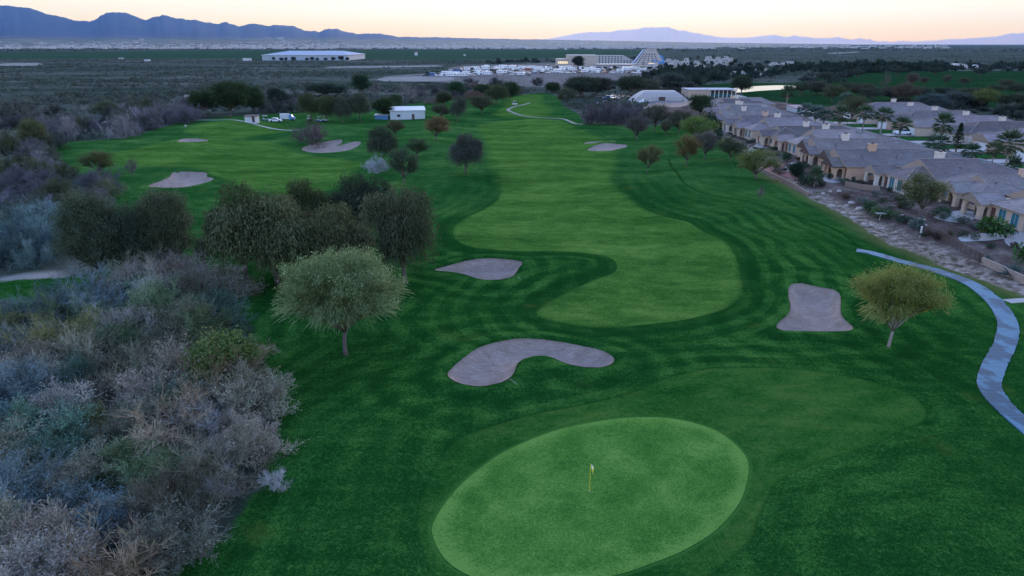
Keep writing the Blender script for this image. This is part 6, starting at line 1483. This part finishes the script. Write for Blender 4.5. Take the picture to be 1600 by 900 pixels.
for px, py, tp in [(668,122,112),(684,121,111),(738,120,106),(1090,99,88),(1078,98,89),(1113,97,87),(1138,95,86),(1005,101,93)]:
    plant_px('palm', px, py, 6 if py < 110 else 9, tp, (.026,.038,.026), 'palm_tree', 'tall thin palm near the hotel or the vehicle lot', 'palm', 'distant palms')

# ------------------------------------------------------------------ the far town: a mass of pale specks
r = np.random.default_rng(77); tb = []; qs = Q(); V_, F_ = [], []
for k in range(2800):
    d_ = 3800 + 5600 * r.random(); ang = r.uniform(-.82, .28) if r.random() < .85 else r.uniform(-.4, .6); x = d_ * ang
    zt_ = max(0., (d_ - 5200) / 8800.); pxx = 800 + FP * x / (d_ * CP); hs_ = max(0., top_z(14000, np.interp(pxx, [p[0] for p in LEFT_PROF], [p[1] for p in LEFT_PROF]))); zz = hs_ * zt_ ** 1.7
    w_, l_, h_ = r.uniform(10, 46), r.uniform(10, 28), r.uniform(4, 9); n0 = len(V_)
    V_ += [(x, d_, zz - 1), (x + w_, d_, zz - 1), (x + w_, d_ + l_, zz - 1), (x, d_ + l_, zz - 1), (x, d_, zz + h_), (x + w_, d_, zz + h_), (x + w_, d_ + l_, zz + h_), (x, d_ + l_, zz + h_)]
    F_ += [(n0 + 4, n0 + 5, n0 + 6, n0 + 7), (n0, n0 + 1, n0 + 5, n0 + 4), (n0 + 1, n0 + 2, n0 + 6, n0 + 5), (n0 + 3, n0, n0 + 4, n0 + 7)]
o = link('far_town', mesh_np('far_town', V_, np.array(F_), flat('pale_far_walls', (.46, .41, .39), .9, .6, .004))); tag(o, 'pale specks of a distant town at the mountain foot', 'town', kind='stuff')
def reg_far(r, n): d_ = 2400 * (9000 / 2400) ** r.random(n); return np.column_stack([d_ * r.uniform(-1., 1., n), d_])
def dens_far(x, y, r): return (r.random(len(x)) < np.clip(.4 + .5 * smooth_noise(x * .3, y, 500, 9), .03, 1)) & clear_of_course(x, y)
o = scrub_mesh('distant_scrub', 16000, reg_far, 9, dens_far, (3., 7.), quads=7); o.color = (.045, .052, .045, 1); tag(o, 'dark brush streaks on the distant plain', 'desert scrub', kind='stuff')
DENOISE = True
HAZE, HAZE_COL, EXPO, SKY_TINT = 1.2e-5, (.27, .54, .95), 3.25, (1.7, 1.24, 1.27)
# ------------------------------------------------------------------ distant ranges
def ridge(name, prof, dist, foot, mat, seed, xr, label, rough=1.0, power=1.5, nu=420, nv=26, jag=1.1):
    r = np.random.default_rng(seed)
    px = np.linspace(xr[0], xr[1], nu); py = np.interp(px, [p[0] for p in prof], [p[1] for p in prof])
    verts = []
    ang = (px - 800) / FP
    kk = np.arange(nu); py = py + jag * (.55 * np.sin(kk * .61 + seed) * np.sin(kk * .23) + .5 * np.abs(np.sin(kk * .17 + 1)) + .35 * r.normal(size=nu)) * np.clip((66 - py) / 12., 0, 1)
    hs = np.array([max(0., top_z(dist, p)) for p in py])
    ph = r.uniform(0, 6.28, 12); fr = r.uniform(.6, 1.8, 12)
    u = np.linspace(0, 1, nu) * (xr[1] - xr[0]) / 100.
    for j in range(nv + 6):
        v = j / nv
        if v <= 1:
            d = foot + (dist - foot) * v; s = v ** power
        else:
            d = dist * (1 + (v - 1) * .6); s = max(0, 1 - ((v - 1) * nv / 5.) ** 1.2)
        zc_ = dist * CP + H * SP   # same screen scale for a column
        xx = ang * (zc_ / dist) * d
        nz = np.zeros(nu)
        for k in range(12):
            f = 2.2 ** (k / 2.2)
            nz += np.abs(np.sin(u * f * fr[k] + ph[k] + v * 3. * math.sin(k * 2.3))) / (f ** .75)
        nz = (nz / 2.6 - .45)
        z = hs * s * (1 + rough * .55 * nz * (1 - v if v < 1 else 0) * min(1, v * 3)) if v <= 1 else hs * s
        verts.append(np.column_stack([xx, np.full(nu, d), z - (2 if j == 0 else 0)]))
    V_ = np.concatenate(verts); ids = np.arange(len(V_)).reshape(nv + 6, nu)
    q = np.stack([ids[:-1, :-1], ids[:-1, 1:], ids[1:, 1:], ids[1:, :-1]], -1).reshape(-1, 4)
    return tag(link(name, mesh_np(name, V_, q, mat, smooth=True)), label, 'mountains', kind='structure')

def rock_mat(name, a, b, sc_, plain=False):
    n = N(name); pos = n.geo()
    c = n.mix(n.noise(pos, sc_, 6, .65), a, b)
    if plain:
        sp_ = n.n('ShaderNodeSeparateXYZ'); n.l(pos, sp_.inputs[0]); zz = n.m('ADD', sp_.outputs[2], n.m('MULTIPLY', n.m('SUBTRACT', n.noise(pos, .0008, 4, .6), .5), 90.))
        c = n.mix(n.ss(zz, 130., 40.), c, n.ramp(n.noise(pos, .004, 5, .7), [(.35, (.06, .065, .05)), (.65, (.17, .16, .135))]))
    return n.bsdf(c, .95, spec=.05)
ridge('mountains', LEFT_PROF, 14000., 5200., rock_mat('haze_blue_rock', (.016,.040,.090), (.045,.085,.15), .0012, True), 3, (-700, 1330), 'dark blue mountain range along the left horizon', rough=1.3, power=1.7, nu=700)  # rock tinted blue: part of the distance haze put into its colour
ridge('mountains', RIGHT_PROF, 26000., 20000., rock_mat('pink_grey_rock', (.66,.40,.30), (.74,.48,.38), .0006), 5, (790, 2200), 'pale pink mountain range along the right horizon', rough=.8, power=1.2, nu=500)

# ------------------------------------------------------------------ sky, sun, air
SUN_EL, SUN_AZ = R(6.0), R(8.0)      # low, straight ahead
w = bpy.data.worlds.new('World'); sc.world = w; w.use_nodes = True
t = w.node_tree; bg = t.nodes['Background']
sky = t.nodes.new('ShaderNodeTexSky'); sky.sky_type = 'NISHITA'; sky.sun_disc = False
sky.sun_elevation = SUN_EL; sky.sun_rotation = SUN_AZ; sky.ozone_density = 3.0; sky.dust_density = .5
tc = t.nodes.new('ShaderNodeTexCoord'); sx = t.nodes.new('ShaderNodeSeparateXYZ'); t.links.new(tc.outputs['Generated'], sx.inputs[0])
rp = t.nodes.new('ShaderNodeValToRGB'); t.links.new(sx.outputs[2], rp.inputs[0])
# twilight glow hugging the horizon (colours by elevation)
els = rp.color_ramp.elements
for p, c in ((0.0, (.98,.56,.18)), (.02, (1.02,.70,.29)), (.035, (1.05,.82,.44)), (.06, (1.05,.92,.66)), (.2, (.78,.85,.95))):
    e = els.new(p) if p > 0 else els[0]; e.position = p; e.color = (*c, 1)
els.remove(els[-1])
sca = t.nodes.new('ShaderNodeMix'); sca.data_type = 'RGBA'; sca.blend_type = 'MULTIPLY'; sca.inputs[0].default_value = 1.
t.links.new(rp.outputs[0], sca.inputs[6]); GLOW = 1.42; sca.inputs[7].default_value = (GLOW, GLOW, GLOW, 1)
tint = t.nodes.new('ShaderNodeMix'); tint.data_type = 'RGBA'; tint.blend_type = 'MULTIPLY'; tint.inputs[0].default_value = 1.
t.links.new(sky.outputs[0], tint.inputs[6]); tint.inputs[7].default_value = (*SKY_TINT, 1)
fac = t.nodes.new('ShaderNodeMapRange'); fac.interpolation_type = 'SMOOTHSTEP'; t.links.new(sx.outputs[2], fac.inputs[0])
fac.inputs[1].default_value = .10; fac.inputs[2].default_value = .42
mx = t.nodes.new('ShaderNodeMix'); mx.data_type = 'RGBA'
t.links.new(fac.outputs[0], mx.inputs[0]); t.links.new(sca.outputs[2], mx.inputs[6]); t.links.new(tint.outputs[2], mx.inputs[7])
t.links.new(mx.outputs[2], bg.inputs[0]); bg.inputs[1].default_value = .1
sd = bpy.data.lights.new('sun', 'SUN'); so = link('sun', sd)
sd.energy = .20; sd.angle = R(18); sd.color = (1, .8, .6)
# light travels along -Z of the lamp: it must come from azimuth SUN_AZ (from +Y towards +X)
so.rotation_euler = (math.pi / 2 - SUN_EL, 0, math.pi - SUN_AZ)

if HAZE > 0:
    hm = bpy.data.materials.new('thin_air'); hm.use_nodes = True; ht = hm.node_tree; ht.nodes.clear()
    ho = ht.nodes.new('ShaderNodeOutputMaterial'); pv = ht.nodes.new('ShaderNodeVolumePrincipled')
    pv.inputs['Color'].default_value = (*HAZE_COL, 1); pv.inputs['Density'].default_value = HAZE; pv.inputs['Anisotropy'].default_value = .6
    ht.links.new(pv.outputs[0], ho.inputs['Volume'])
    b = MB().box(-34000, 34000, -4200, 34000, -5, 1500)
    tag(b.build('haze', hm), 'thin blue evening haze over the desert', 'haze', kind='stuff')

sc.view_settings.view_transform = 'Standard'; sc.view_settings.look = 'None'
sc.view_settings.gamma = 1.0; sc.view_settings.exposure = EXPO
sc.cycles.use_denoising = DENOISE; sc.cycles.use_adaptive_sampling = False; sc.cycles.denoising_prefilter = "ACCURATE"
sc.cycles.sample_clamp_direct = .4; sc.cycles.sample_clamp_indirect = .4
sc.cycles.max_bounces = 5; sc.cycles.diffuse_bounces = 3; sc.cycles.glossy_bounces = 2; sc.cycles.transmission_bounces = 2; sc.cycles.volume_bounces = 0; sc.cycles.transparent_max_bounces = 4
